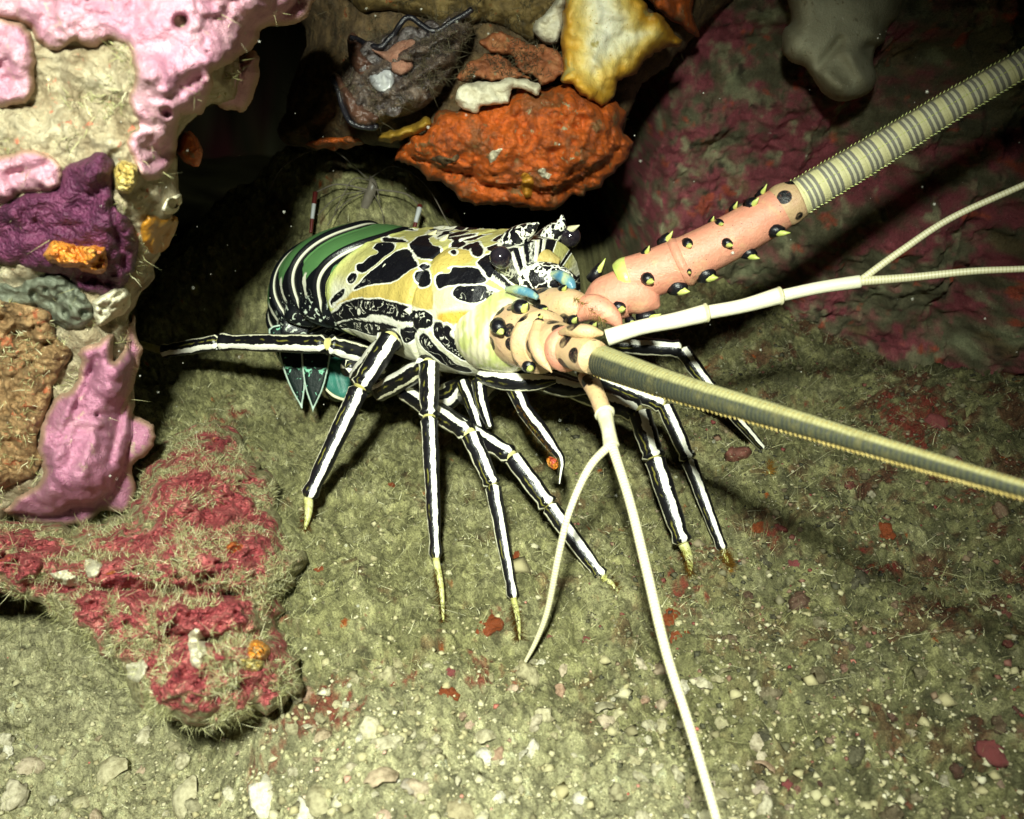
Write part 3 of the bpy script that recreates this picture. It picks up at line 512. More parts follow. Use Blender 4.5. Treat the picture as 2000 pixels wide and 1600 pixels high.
BLACK=[[[0.072,0.174],[0.07,0.098],[0.18,0.149],[0.261,0.194],[0.305,0.254],[0.291,0.329],[0.222,0.279],[0.142,0.254]],[[0.15,0.46],[0.148,0.324],[0.228,0.334],[0.299,0.405],[0.303,0.52],[0.293,0.686],[0.275,0.827],[0.253,0.937],[0.218,0.957],[0.182,0.907],[0.162,0.817],[0.186,0.767],[0.188,0.681],[0.204,0.601],[0.226,0.566]],[[0.156,1.123],[0.166,0.993],[0.2,0.993],[0.21,1.103],[0.188,1.184]],[[0.214,1.269],[0.248,1.133],[0.297,0.872],[0.329,0.646],[0.343,0.475],[0.417,0.44],[0.487,0.576],[0.565,0.716],[0.533,0.802],[0.499,0.952],[0.451,1.048],[0.383,1.093],[0.301,1.163]],[[0.357,0.279],[0.319,0.078],[0.405,0.103],[0.509,0.244],[0.603,0.36],[0.629,0.51],[0.599,0.586],[0.531,0.566],[0.435,0.435]],[[0.579,0.736],[0.601,0.681],[0.649,0.721],[0.657,0.777],[0.607,0.782]],[[0.589,0.927],[0.581,0.837],[0.619,0.802],[0.673,0.837],[0.701,0.988],[0.671,1.068],[0.627,1.053]],[[0.0,1.791],[0.082,1.646],[0.158,1.53],[0.257,1.41],[0.313,1.395],[0.401,1.354],[0.473,1.369],[0.563,1.384],[0.603,1.455],[0.687,1.43],[0.729,1.495],[0.725,1.585],[0.679,1.611],[0.621,1.611],[0.599,1.595],[0.549,1.595],[0.461,1.585],[0.371,1.58],[0.273,1.626],[0.168,1.701],[0.072,1.817],[0.0,1.962]],[[0.036,1.932],[0.166,1.721],[0.287,1.661],[0.379,1.641],[0.451,1.641],[0.495,1.651],[0.425,1.696],[0.357,1.786],[0.309,1.852],[0.224,1.897],[0.144,1.927],[0.044,2.012]],[[0.511,1.671],[0.561,1.631],[0.629,1.616],[0.649,1.595],[0.607,1.671],[0.569,1.776],[0.517,1.817],[0.509,1.746]],[[0.625,1.721],[0.659,1.656],[0.691,1.676],[0.729,1.796],[0.786,1.922],[0.824,2.073],[0.876,2.163],[0.878,2.299],[0.812,2.284],[0.747,2.143],[0.689,1.962],[0.643,1.862]],[[0.727,1.646],[0.733,1.585],[0.764,1.56],[0.788,1.57],[0.792,1.59],[0.816,1.575],[0.836,1.595],[0.824,1.641],[0.852,1.676],[0.894,1.696],[0.946,1.666],[0.956,1.756],[0.912,1.917],[0.876,1.977],[0.838,1.887],[0.784,1.781],[0.747,1.706]],[[0.844,1.616],[0.872,1.59],[0.914,1.606],[0.912,1.626],[0.868,1.636]],[[0.721,0.892],[0.758,0.812],[0.786,0.711],[0.84,0.676],[0.912,0.661],[0.966,0.797],[0.982,0.892],[0.94,0.942],[0.858,0.967],[0.792,1.028],[0.754,1.063]],[[0.844,1.123],[0.856,1.013],[0.93,0.978],[0.992,0.978],[1.0,1.189],[0.96,1.244],[0.884,1.219]],[[0.711,0.455],[0.709,0.395],[0.747,0.445],[0.752,0.51]],[[0.774,0.274],[0.733,0.098],[0.844,0.274],[0.878,0.42],[0.844,0.44]],[[0.633,0.284],[0.607,0.138],[0.679,0.154],[0.715,0.259],[0.671,0.324]],[[0.499,0.008],[0.473,-0.062],[0.579,0.023],[0.625,0.174]],[[0.058,1.565],[0.124,1.339],[0.154,1.299],[0.144,1.42],[0.074,1.58]],[[0.89,0.545],[0.91,0.35],[0.952,0.515],[1.0,0.661],[1.0,0.777],[0.992,0.832],[0.95,0.681]],[[0.747,-0.088],[0.679,-0.404],[0.85,-0.062],[0.874,0.013],[0.824,0.003]]]
WHITE=[[[0.497,1.495],[0.563,1.44],[0.597,1.46],[0.577,1.55],[0.561,1.49]],[[0.335,0.832],[0.343,0.726],[0.411,0.731],[0.419,0.797],[0.361,0.787],[0.357,0.852]],[[0.441,0.827],[0.455,0.812],[0.483,0.912],[0.471,0.927]],[[0.228,1.565],[0.265,1.545],[0.251,1.595],[0.228,1.611]],[[0.307,1.535],[0.349,1.505],[0.331,1.555]],[[0.397,1.505],[0.453,1.47],[0.443,1.515]],[[0.615,1.55],[0.635,1.485],[0.651,1.55]],[[0.76,1.661],[0.796,1.641],[0.786,1.696],[0.762,1.691]],[[0.832,1.771],[0.88,1.817],[0.87,1.862],[0.836,1.817]],[[0.413,0.123],[0.419,0.083],[0.525,0.239],[0.557,0.269],[0.515,0.279]],[[0.132,0.515],[0.168,0.475],[0.224,0.545],[0.206,0.591]],[[0.754,0.792],[0.786,0.746],[0.792,0.817],[0.768,0.822]],[[0.93,1.048],[0.948,1.018],[0.962,1.073],[0.946,1.083]]]
YELLOW=[[[0.04,1.676],[0.162,1.46],[0.214,1.294],[0.301,1.173],[0.451,1.058],[0.509,0.952],[0.557,0.792],[0.599,0.967],[0.637,1.068],[0.707,1.028],[0.737,1.395],[0.579,1.369],[0.473,1.349],[0.313,1.369],[0.158,1.53]],[[0.689,0.807],[0.651,0.616],[0.649,0.41],[0.733,0.355],[0.788,0.309],[0.852,0.495],[0.828,0.616],[0.77,0.711],[0.717,0.872]]]
ORANGE=[[[0.764,1.545],[0.778,1.445],[0.866,1.395],[0.956,1.389],[0.952,1.545],[0.888,1.575],[0.818,1.565]]]
PALE=[[[0.747,1.083],[0.83,1.043],[0.84,1.184],[0.88,1.259],[0.77,1.384]]]
# ------------------------------------------------------------------ lobster
lob=empty('spiny_lobster',hit(np.array([960.]),np.array([930.]))[0]); tag(lob,'painted spiny lobster, green tail, black and white striped legs, pink antenna base','lobster')
NU,NT_=260,240
u,th=np.meshgrid(np.linspace(0,1,NU),np.linspace(-math.pi,math.pi,NT_,endpoint=False),indexing='ij')
CP=carapace(u,th)
sx=u*CARL*1000; sy=np.abs(th)*62            # surface millimetres
wob=np.c_[sx.ravel(),sy.ravel()*np.sign(th).ravel(),np.zeros(sx.size)]
wx_=.9*fbm(wob,.16,3,5).reshape(sx.shape); wy_=.9*fbm(wob,.16,3,9).reshape(sx.shape)
def psd(polys,jit=1.0):
    S=np.full(sx.shape,-30.)
    for p in polys:
        q=np.array(p)*np.array([CARL*1000,62]); q[:,1]=np.abs(q[:,1]) if q[:,1].mean()>0 else q[:,1]
        S=np.maximum(S,polysd(sx+jit*wx_,sy+jit*wy_,smoothpoly(q,3)))
    return S
sdK=psd(BLACK); sdW=psd(WHITE); sdY=psd(YELLOW,.3); sdO=psd(ORANGE,.3); sdG=psd(PALE,.3)
# dorsal ridge, far flank and belly carry a looser blotch pattern
loose=fbm(np.c_[sx.ravel(),(sy*np.sign(th)).ravel(),np.zeros(sx.size)],.11,2,21).reshape(sx.shape)*9-1.2
f1,f2,cv=worley(sx+3*wx_,sy*np.sign(th)+3*wy_,15,7); net=(f2-f1)*7.5-1.9+np.where(cv<.22,-6,0)
dors=((th<.13)&(th>-2.4))|((u>.70)&(th<.36)&(th>-2.4)); sdK=np.where(dors,np.maximum(np.where(th<.02,-30,sdK),net),sdK)
sdK=np.where(np.abs(th)>2.35,np.maximum(sdK,loose-2),sdK)
sdK=np.maximum(sdK,-30)-np.where(sdW>-1.2,2.2*np.clip(sdW+1.2,0,3),0)
# relief: cervical groove, tubercles, spines
groove=np.exp(-((u-(.60+.03*np.cos(th*1.3)))/.012)**2)*(np.abs(th)<2.2)
ND=np.stack([0*u,np.sin(th),np.cos(th)],-1)
rel=-.0030*groove-.0035*np.exp(-(u/.03)**2)+.0030*np.exp(-((u-.045)/.03)**2)+.0012*fbm(CP,60,2,4)
rel=rel+.0045*np.exp(-((u-.70)/.07)**2-((np.abs(th)-.62)/.28)**2)+.003*np.exp(-((u-.3)/.25)**2-((np.abs(th)-.35)/.06)**2)
rel=rel-.0016*sstep(-.5,1.5,sdK)*0
CP=CP+ND*rel[...,None]
# abdomen rings, front (joins the carapace) to tail
NA=260
s,tb=np.meshgrid(np.linspace(0,1,NA),th[0],indexing='ij')
AB=abdomen(s,tb)
NSEG=5.6; ph=(s*NSEG+.62); seg=np.floor(ph); fr=ph-seg
X_,Z_,A_=abd_axis(s)
nrm=np.stack([-np.sin(A_)*np.cos(tb),np.sin(tb),np.cos(A_)*np.cos(tb)],-1)
stepdown=-.0036*(fr**1.5)+.0046*sstep(.84,.98,fr)*1-.0012*np.exp(-((fr-.60)/.04)**2)
scal=np.where(np.abs(tb)>1.7,.012*np.abs(np.sin(fr*math.pi))*sstep(1.7,2.0,np.abs(tb))*(np.abs(tb)<2.5),0)
AB=AB+nrm*(stepdown+scal)[...,None]
AB=AB*1.0; 
body=np.concatenate([CP[::-1],AB[2:]],0).reshape(-1,3); BW=lw(body)
nr_=NU+NA-2
F=gridfaces(nr_,NT_,True); fm=np.zeros(len(F),int); fm[(NU-1)*NT_:]=1
z0=np.zeros((NA-2)*NT_)
cat_=lambda a,b: np.concatenate([a[::-1].ravel(),b])
capc=len(BW); 
BW=np.vstack([BW,lw(np.array([[CARL*.985,0,-.005]])),lw(abdomen(np.array([1.]),np.array([math.pi])))])
F2=[tuple(q) for q in F]+[((k+1)%NT_,k,capc) for k in range(NT_)]+[((nr_-1)*NT_+k,(nr_-1)*NT_+(k+1)%NT_,capc+1) for k in range(NT_)]
fm=np.concatenate([fm,np.zeros(NT_,int),np.ones(NT_,int)])
p2=lambda a,x=0: np.concatenate([a,[x,x]])
t=NT('carapace'); k=t.attr('sdK'); w=t.math('ADD',k,t.math('MULTIPLY',t.math('SUBTRACT',t.noise(420,3,.6),.5),1.5))
lo=t.mix(t.step(t.math('ABSOLUTE',t.attr('tb')),.95,1.35),t.mix(t.noise(50,3),(.46,.43,.11),(.58,.56,.24)),(.70,.69,.50)); base=t.mix(t.step(t.attr('sdY'),-1.5,1.5),lo,(.54,.42,.11)); base=t.mix(t.step(t.attr('sdO'),-3,2),base,(.66,.42,.07)); base=t.mix(t.step(t.attr('sdG'),-2,2),base,(.60,.68,.36))
base=t.mix(t.math('MULTIPLY',t.step(t.noise(90,4,.6),.55,.75),.35),base,(.52,.42,.16))
base=t.mix(t.step(t.attr('u'),.085,.05),base,t.mix(t.noise(60),(.46,.56,.12),(.72,.74,.30)))
rim=t.step(w,-2.0,-1.3); base=t.mix(rim,base,(.82,.82,.68))
blk=t.mix(t.step(t.voro(700),.12,.06),(.0045,.0045,.007),(.16,.16,.14))
col=t.mix(t.step(w,-.25,.25),base,blk)
wn=t.noise(55,3,.5,1.2); wm=t.math('MULTIPLY',t.step(t.math('ABSOLUTE',t.math('SUBTRACT',wn,.5)),.014,.008),t.math('MULTIPLY',t.step(k,1.3,2.2),t.step(t.math('ABSOLUTE',t.attr('tb')),1.02,1.2))); col=t.mix(wm,col,(.74,.74,.60))
col=t.mix(t.math('MULTIPLY',t.step(t.voro(300),.12,.08),t.step(k,-.5,-2)),col,(.10,.07,.02))
nn=t.bump(t.noise(260,4,.6),.0012,1); nn=t.bump(t.step(w,-.8,.6),.0007,1,nn); nn=t.bump(t.noise(1400,3,.6),.0002,1,nn)
M_car=t.fin(col,t.math('ADD',.30,t.math('MULTIPLY',t.noise(300),.25)),.35,nn)
t=NT('abdomen'); fr_=t.attr('fr'); a_=t.math('ABSOLUTE',t.attr('tb')); wn=t.math('MULTIPLY',t.math('SUBTRACT',t.noise(110,3,.6,.2),.5),.10); f2=t.math('ADD',fr_,wn)
green=t.mix(t.noise(70,4),(.07,.185,.06),(.11,.25,.085))
bk=(.005,.006,.008); wh=(.74,.74,.58)
tip=t.math('ADD',a_,t.math('MULTIPLY',t.math('ABSOLUTE',t.math('SUBTRACT',fr_,.32)),1.4))
latn=t.noise(170,3,.6,.6)
c=t.mix(t.step(t.math('ADD',tip,t.math('MULTIPLY',wn,1.5)),1.46,1.50),green,bk)
# white streaks below the green
stk=t.math('MULTIPLY',t.step(t.math('ABSOLUTE',t.math('SUBTRACT',t.math('ADD',fr_,t.math('MULTIPLY',wn,1.6)),.34)),.075,.05),t.math('MULTIPLY',t.step(a_,1.24,1.30),t.step(a_,1.72,1.64)))
c=t.mix(stk,c,wh)
stk2=t.math('MULTIPLY',t.step(latn,.57,.61),t.step(a_,1.55,1.7)); c=t.mix(stk2,c,(.55,.62,.50))
blackband=t.step(f2,.655,.675); c=t.mix(blackband,c,bk)
wl=t.math('MULTIPLY',t.step(fr_,.795,.81),t.step(fr_,.895,.88)); c=t.mix(wl,c,wh)
lead=t.step(fr_,.045,.03); c=t.mix(lead,c,bk)
nn=t.bump(t.noise(700,3,.6),.0003,1)
M_abd=t.fin(c,.32,.5,nn)
A={'sdK':p2(cat_(sdK,z0),0),'sdY':p2(cat_(sdY,z0-30),-30),'sdO':p2(cat_(sdO,z0-30),-30),'sdG':p2(cat_(sdG,z0-30),-30),'u':p2(cat_(u,z0),1),'fr':p2(np.concatenate([np.full(NU*NT_,.62),fr[2:].ravel()])),'tb':p2(np.concatenate([th.ravel(),tb[2:].ravel()]))}
link('body',BW,F2,None,lob,attrs=A,mats=[M_car,M_abd],fmat=fm)
# ---- shell materials
def spotted(name,c1,c2,spotc=(.005,.005,.007),sc=70,th_=(.30,.26),rough=.35):
    t=NT(name); c=t.mix(t.noise(90,4,.6),c1,c2); c=t.mix(t.step(t.voro(sc),th_[0],th_[1]),c,spotc); c=t.mix(t.math('MULTIPLY',t.step(t.noise(60,5,.7,.4),.52,.68),.45),c,(.70,.50,.26)); c=t.mix(t.step(t.voro(190),.09,.06),c,(.14,.05,.04)); c=t.mix(t.math('MULTIPLY',t.step(t.noise(500,4,.7),.56,.7),.4),c,(.40,.16,.12))
    nr=t.bump(t.noise(110,5,.65),.0014,1); nr=t.bump(t.voro(190),.0012,-0.6,nr); nr=t.bump(t.noise(900,3),.0005,1,nr)
    return t.fin(c,t.math('ADD',.22,t.math('MULTIPLY',t.noise(140),.3)),.55,nr)
M_pinkseg=spotted('antenna_pink',(.66,.24,.16),(.74,.36,.24),sc=5,th_=(-1,-2))
M_creamseg=spotted('antenna_cream',(.52,.42,.17),(.66,.38,.27),sc=60,th_=(.36,.32))
M_lime=growth('lime_spine',[(.3,(.42,.50,.10)),(.6,(.62,.68,.20))],60,.3,.5,((400,.0003),))
M_blk=growth('shell_black',[(.3,(.004,.004,.006)),(.7,(.008,.008,.012))],60,.3,.5,((500,.0004),))
M_blue=growth('blue_ridge',[(.35,(.05,.17,.28)),(.5,(.12,.28,.34)),(.62,(.42,.50,.28))],60,.3,.5,((400,.0004),))
M_ivory=growth('ivory',[(.3,(.56,.52,.28)),(.6,(.74,.71,.48))],90,.35,.5,((500,.0003),))
M_eye=growth('eye_black',[(.3,(.010,.008,.012)),(.7,(.03,.024,.032))],90,.08,.8,((900,.0001),))
M_eyering=growth('eye_ring',[(.3,(.30,.28,.25)),(.7,(.5,.48,.42))],90,.3,.5,((400,.0004),))
t=NT('horn'); vm=t.n('VectorMath',operation='MULTIPLY_ADD'); nz=t.n('TexNoise'); nz.inputs['Scale'].default_value=140; t.l(t.co,nz.inputs['Vector']); t.l(nz.outputs['Color'],vm.inputs[0]); vm.inputs[1].default_value=(.016,.016,.016); t.l(t.co,vm.inputs[2]); vd=t.voro(78,'DISTANCE_TO_EDGE',co=vm.outputs[0]); c=t.mix(t.step(vd,.085,.06),(.005,.005,.007),(.84,.84,.70)); M_horn=t.fin(c,.35,.5,t.bump(t.noise(300,4),.0008))
M_setae=growth('bristle_brown',[(.3,(.08,.036,.005)),(.7,(.19,.095,.012))],200,.7,.2,())
M_gold=growth('gold_hair',[(.3,(.36,.26,.06)),(.7,(.6,.48,.18))],200,.6,.3,((500,.001),))
M_teal=growth('tail_teal',[(.3,(.02,.12,.09)),(.6,(.05,.22,.17))],60,.4,.4,((300,.0008),))
def legmat(name,off=0.0,plain=False):
    t=NT(name); ca,sa,ln=t.attr('ca'),t.attr('sa'),t.attr('len')
    an=t.math('ARCTAN2',sa,ca); wb=t.math('MULTIPLY',t.math('SUBTRACT',t.noise(85,4,.65,.3),.5),.75); an=t.math('ADD',an,wb)
    c=(.0055,.0055,.007)
    olive=t.step(t.math('ABSOLUTE',t.math('SUBTRACT',an,.18+off)),.11,.04); c=t.mix(t.math('MULTIPLY',olive,t.step(t.noise(60,2),.48,.58)),c,(.16,.15,.03))
    w1=t.step(t.math('ABSOLUTE',t.math('SUBTRACT',an,-.62+off)),.36,.31); c=t.mix(w1,c,(.86,.85,.72))
    w2=t.step(t.math('ABSOLUTE',t.math('SUBTRACT',an,.92+off)),.17,.12); c=t.mix(w2,c,(.80,.78,.56))
    w3=t.step(t.math('ABSOLUTE',t.math('SUBTRACT',an,2.6+off)),.35,.3); c=t.mix(w3,c,(.7,.68,.5))
    jn=t.attr('joint'); c=t.mix(t.step(t.math('ADD',jn,t.math('MULTIPLY',wb,.3)),.88,.94),c,(.60,.56,.24))
    return t.fin(c,.33,.5,t.bump(t.noise(260,4,.6),.0006))
M_leg=legmat('leg_stripes'); M_leg2=legmat('leg_stripes_far',.25)
M_dact=growth('yellow_claw',[(.3,(.26,.26,.06)),(.45,(.42,.42,.14)),(.65,(.56,.56,.28))],160,.4,.45,((400,.0004),))
REF=np.array([-.25,-.85,.55])       # legs: reference side for the stripe angle
def seg_geo(a,b,ra,rb,n=14,m=22,bulge=.08,rim=.10,ref=REF,sag=0):
    s=np.linspace(0,1,m); p=a[None]*(1-s[:,None])+b[None]*s[:,None]
    mid=np.array([0,0,1.])*sag; p=p+mid[None]*(np.sin(s*math.pi))[:,None]
    r=ra*(1-s)+rb*s; r=r*(1+bulge*np.sin(s*math.pi)+rim*1.8*np.exp(-((s-.96)/.05)**2)+rim*.8*np.exp(-((s-.02)/.03)**2)-.10*np.exp(-((s-.86)/.05)**2))*(1+.03*np.sin(s*17+ra*4e3)); r[0]*=.55; r[-1]*=.6
    V,F,A=tubegeo(p,r,n,ref); j=np.maximum(np.exp(-((s-1)/.030)**2),np.exp(-(s/.022)**2)); A['joint']=np.repeat(j,n); return V,F,A
def setae(base,axis,n,length,spread,seed):
    r=np.random.default_rng(seed); V=[];F=[]
    for i in range(n):
        f=r.uniform(0,1); b=base[0]*(1-f)+base[1]*f; d=r.normal(size=3); d-=axis*np.dot(d,axis); d/=np.linalg.norm(d)+1e-9
        d=d*.9+axis*r.uniform(.1,.6); tip=b+d*length*r.uniform(.5,1); sd=np.cross(d,axis); sd/=np.linalg.norm(sd)+1e-9; k=len(V)
        V+=[b-sd*spread,b+sd*spread,tip]; F.append((k,k+1,k+2))
    return np.array(V),F
def make_leg(pts,rads,foot,mat,label=None,far=False,seed=0,root=None,bristle=150,clawlen=None,sags=None):
    """pts: joints (px,py,depth) after the coxa; last joint before the claw; foot: pixel on the ground or joint"""
    J=[at(np.array(float(x)),np.array(float(y)),np.array(float(d))) for x,y,d in pts]
    ft=hit(np.array([float(foot[0])]),np.array([float(foot[1])]))[0]+np.array([0,0,.003]) if len(foot)==2 else at(*[np.array(float(v)) for v in foot])
    px2m=lambda r,d: r*d/FPX
    R=[px2m(r*.82,p[2]) for r,p in zip(rads,pts)]
    leg=link('leg',*merge([seg_geo(J[0],J[1],R[0],R[1])])[:2],mat,lob,attrs=seg_geo(J[0],J[1],R[0],R[1])[2])
    if label: leg['label']=label
    for i in range(1,len(J)-1):
        V,F,A=seg_geo(J[i],J[i+1],R[i],(R[i+1] if i+1<len(R) else R[i]),m=30,bulge=.05,sag=(sags or {}).get(i,0)); link('leg_segment',V,F,mat,leg,attrs=A)
    a=J[-1]; ax=(ft-a); L=np.linalg.norm(ax); ax/=L
    s=np.linspace(0,1,16)[:,None]; side=np.cross(ax,[0,1,0]); pth=a+(ft-a)*s+side*.0025*np.sin(s*math.pi)
    r=R[-1]*.60*(1-s[:,0]**1.8*.72); V,F,A=tubegeo(pth,r,10,REF); cl=link('claw_tip',V,F,M_dact,leg,attrs=A)
    if bristle:
        V,F=setae((a+ax*L*.12,ft-ax*L*.02),ax,bristle*2,.0105,.00042,seed); link('bristles',V,F,M_setae,leg,smooth=False)['kind']='stuff'
    return leg
make_leg([(735,700,.845),(640,672,.815),(430,668,.865),(320,686,.895)],[24,23,19,16],(225,648,.92),M_leg,'rearmost leg stretched out flat to the left',seed=1,bristle=0)
make_leg([(700,742,.815),(764,660,.755),(703,757,.735),(602,972,.730)],[27,27,24,19],(596,1040),M_leg,seed=2)
make_leg([(738,768,.80),(838,712,.728),(838,815,.700),(851,1092,.662)],[22,25,21,14],(866,1221),M_leg,seed=3,bristle=240)
make_leg([(790,765,.79),(918,848,.705),(962,948,.690),(1003,1170,.652)],[22,23,19,13],(1015,1256),M_leg,seed=4,bristle=220)
make_leg([(850,800,.775),(1000,892,.715),(1072,988,.70),(1176,1128,.682)],[22,22,22,17],(1206,1161),M_leg,seed=5,bristle=220)
make_leg([(1080,742,.78),(1248,806,.735),(1278,895,.720),(1334,1062,.70)],[26,27,25,21],(1347,1128),M_leg2,seed=6,bristle=220)
make_leg([(1130,725,.80),(1298,792,.765),(1345,898,.752),(1412,1075,.728)],[18,20,18,13],(1424,1118),M_leg2,seed=7,bristle=220)
make_leg([(1190,672,.83),(1330,682,.825),(1388,760,.820),(1502,890,.845)],[20,20,16,9],(1502,930),M_leg2,'far leg reaching back, mostly behind the antenna',seed=8,bristle=140)
# mouth limbs
def limb(name,pts,rads,mat,m=40,n=12,ref=REF,parent=lob):
    P=np.array([at(*[np.array(float(v)) for v in p]) for p in pts]); R=np.array([r*p[2]/FPX for r,p in zip(rads,pts)])
    c=cr(np.c_[P,R],m); V,F,A=tubegeo(c[:,:3],np.abs(c[:,3]),n,ref); A['joint']=np.zeros(len(V)); return link(name,V,F,mat,parent,attrs=A)
for pts,rd in (([(985,725,.755),(1008,765,.735),(1025,802,.725)],[16,17,15]),([(1025,802,.725),(1055,840,.715),(1084,880,.705)],[16,16,11]),([(1084,878,.705),(1096,900,.70),(1092,945,.70)],[10,8,3])): ml=limb('mouth_limb',pts,rd,M_leg2)
pb=at(np.array(1010.),np.array(790.),np.array(.72)); pe=at(np.array(1072.),np.array(880.),np.array(.70)); ax=(pe-pb)/np.linalg.norm(pe-pb)
V,F=setae((pb,pe),ax,160,.013,.00025,77); link('bristles',V,F,M_setae,lob,smooth=False)['kind']='stuff'
limb('mouth_palp',[(935,745,.76),(942,790,.745),(958,835,.735)],[15,13,8],M_leg2); limb('mouth_palp',[(905,750,.77),(925,800,.75),(940,845,.745)],[14,13,8],M_leg2)
limb('orange_tip',[(1070,895,.702),(1080,905,.70),(1086,915,.70)],[5,11,5],M_oranglump,m=12)
# coxae row under the flank and breast plate
for (x,y,d,r) in ((690,715,.84,24),(745,745,.83,27),(800,760,.82,27),(860,775,.81,26),(920,770,.80,25),(1060,740,.80,30),(1120,720,.82,26)):
    limb('leg_base',[(x+46,y-22,d+.03),(x+12,y,d),(x-16,y+4,d-.012)],[r*.8,r,r*.7],M_leg,m=14)
limb('jaw',[(940,735,.755),(985,742,.735),(1040,745,.725),(1085,742,.725)],[14,22,20,8],M_leg2)
limb('jaw',[(1040,735,.74),(1100,755,.735),(1150,760,.74)],[22,22,10],M_leg2)
# tail flaps (side points of the tail rings) and folded tail fan
def flap(name,root,tip,wpx,d,mat):
    a=np.array(root,float);b=np.array(tip,float); n=np.array([-(b-a)[1],(b-a)[0]]); n/=np.linalg.norm(n)
    pl=[a+n*wpx,a*.45+b*.55+n*wpx*.82,b*.93+a*.07+n*3,b,b*.93+a*.07-n*3,a*.45+b*.55-n*wpx*.82,a-n*wpx]
    o,f=lump(name,[tuple(p) for p in pl],d,.004,mat,R=10,back=.004,step=2.5,jit=0,k=3); o.location=np.array(o.location)-wloc(lob); o.parent=lob; return o
t=NT('tail_flap'); e=t.attr('edge'); c=t.mix(t.step(t.noise(150,2,.5,.5),.60,.64),(.005,.012,.010),(.20,.52,.34)); c=t.mix(t.step(e,3.6,2.8),c,(.62,.80,.66)); M_flap=t.fin(c,.45,.15,t.bump(t.noise(300),.0005))
flap('tail_flap',(566,672),(590,800),22,.925,M_flap); flap('tail_flap',(618,672),(611,806),26,.905,M_flap); flap('tail_flap',(540,640),(556,720),16,.93,M_flap)
fan=[(640,700),(720,705),(740,740),(725,770),(690,782),(655,775),(632,755)]
o,_=lump('tail_fan',fan,.93,.006,M_teal,R=16,back=.006,step=3,jit=0,relief=ridges([(650,710,665,775,5,.002),(680,710,690,780,5,.002),(705,712,715,770,5,.002)])); o.location=np.array(o.location)-wloc(lob); o.parent=lob
rimp=cr(np.array([at(np.array(float(x)),np.array(float(y)),np.array(.927)) for x,y in ((632,755),(655,775),(690,782),(725,770),(740,745))]),30); tube('fan_rim',rimp,np.full(30,.0016),M_ivory,lob,8)
# ---- head: eyes, horns, plates
def sph(name,c,r,mat,parent,n=28,sc=(1,1,1)):
    a,b=np.meshgrid(np.linspace(0,math.pi,n),np.linspace(0,2*math.pi,2*n,endpoint=False),indexing='ij')
    V=np.stack([np.sin(a)*np.cos(b)*sc[0],np.sin(a)*np.sin(b)*sc[1],np.cos(a)*sc[2]],-1).reshape(-1,3)*r+c
    return link(name,V,gridfaces(n,2*n,True),mat,parent)
A3=lambda x,y,d: at(np.array(float(x)),np.array(float(y)),np.array(float(d)))
for (x,y,d,r,bx,by,bd) in ((978,503,.705,22,1002,548,.745),(1113,462,.785,21,1075,500,.80)):
    e=sph('eye',A3(x,y,d),r*d/FPX,M_eye,lob)
    limb('eye_stalk',[(bx,by,bd),((bx+x)/2+2,(by+y)/2+4,(bd+d)/2+.004),(x+1,y+3,d+.005)],[17,15,17],M_horn,m=16)
for nm,pts,rd in (('horn',[(985,500,.765),(1005,470,.752),(1032,450,.738),(1052,436,.728)],[30,25,15,2]),('horn',[(1050,492,.80),(1075,462,.788),(1094,440,.778),(1098,420,.774)],[28,22,13,2])): limb(nm,pts,rd,M_horn,n=18)
for x,y,dx,dy in ((868,468,8,-10),(900,466,10,-12),(934,460,10,-14),(960,466,12,-16),(1008,456,6,-16),(1030,452,8,-16),(845,458,8,-8),(915,490,12,-8),(880,505,10,-6),(945,485,12,-10),(1062,470,14,-14),(1120,446,12,-6)):
    # small forward spines on the back
    uu=np.argmin(((proj(lw(CP.reshape(-1,3)))[0]-x)**2+(proj(lw(CP.reshape(-1,3)))[1]-y)**2)); dd=proj(lw(CP.reshape(-1,3)))[2][uu]
    limb('spine',[(x-dx*.6,y-dy*.5,dd+.004),(x,y,dd),(x+dx,y+dy,dd-.004)],[8,6,.6],M_ivory,m=8,n=8)
limb('face_plate',[(1000,560,.765),(1040,548,.75),(1085,545,.742),(1120,555,.745)],[34,36,30,16],M_horn,n=20)
limb('face_plate',[(1010,520,.77),(1050,510,.765),(1090,520,.765)],[28,30,16],M_gold,n=20)
limb('blue_ridge',[(990,565,.712),(1010,566,.700),(1032,572,.695),(1050,582,.69)],[5,9,9,5],M_blue,n=12); limb('blue_ridge',[(1075,535,.735),(1095,540,.722),(1112,552,.715),(1120,565,.712)],[6,12,12,6],M_blue,n=12)
limb('face_plate',[(1040,600,.735),(1080,600,.715),(1120,600,.70),(1160,610,.70)],[36,38,34,18],M_creamseg,n=20)
limb('face_plate',[(1120,610,.70),(1160,600,.69),(1195,618,.685),(1212,640,.685)],[22,26,18,6],M_pinkseg,n=16)
for i in range(3):
    b0=A3(1120+14*i,580+14*i,.685); b1=A3(1160+12*i,610+9*i,.68); ax=(b1-b0)/np.linalg.norm(b1-b0); V,F=setae((b0,b1),ax,90,.012,.0004,90+i); link('hair_tuft',V,F,M_gold,lob,smooth=False)['kind']='stuff'
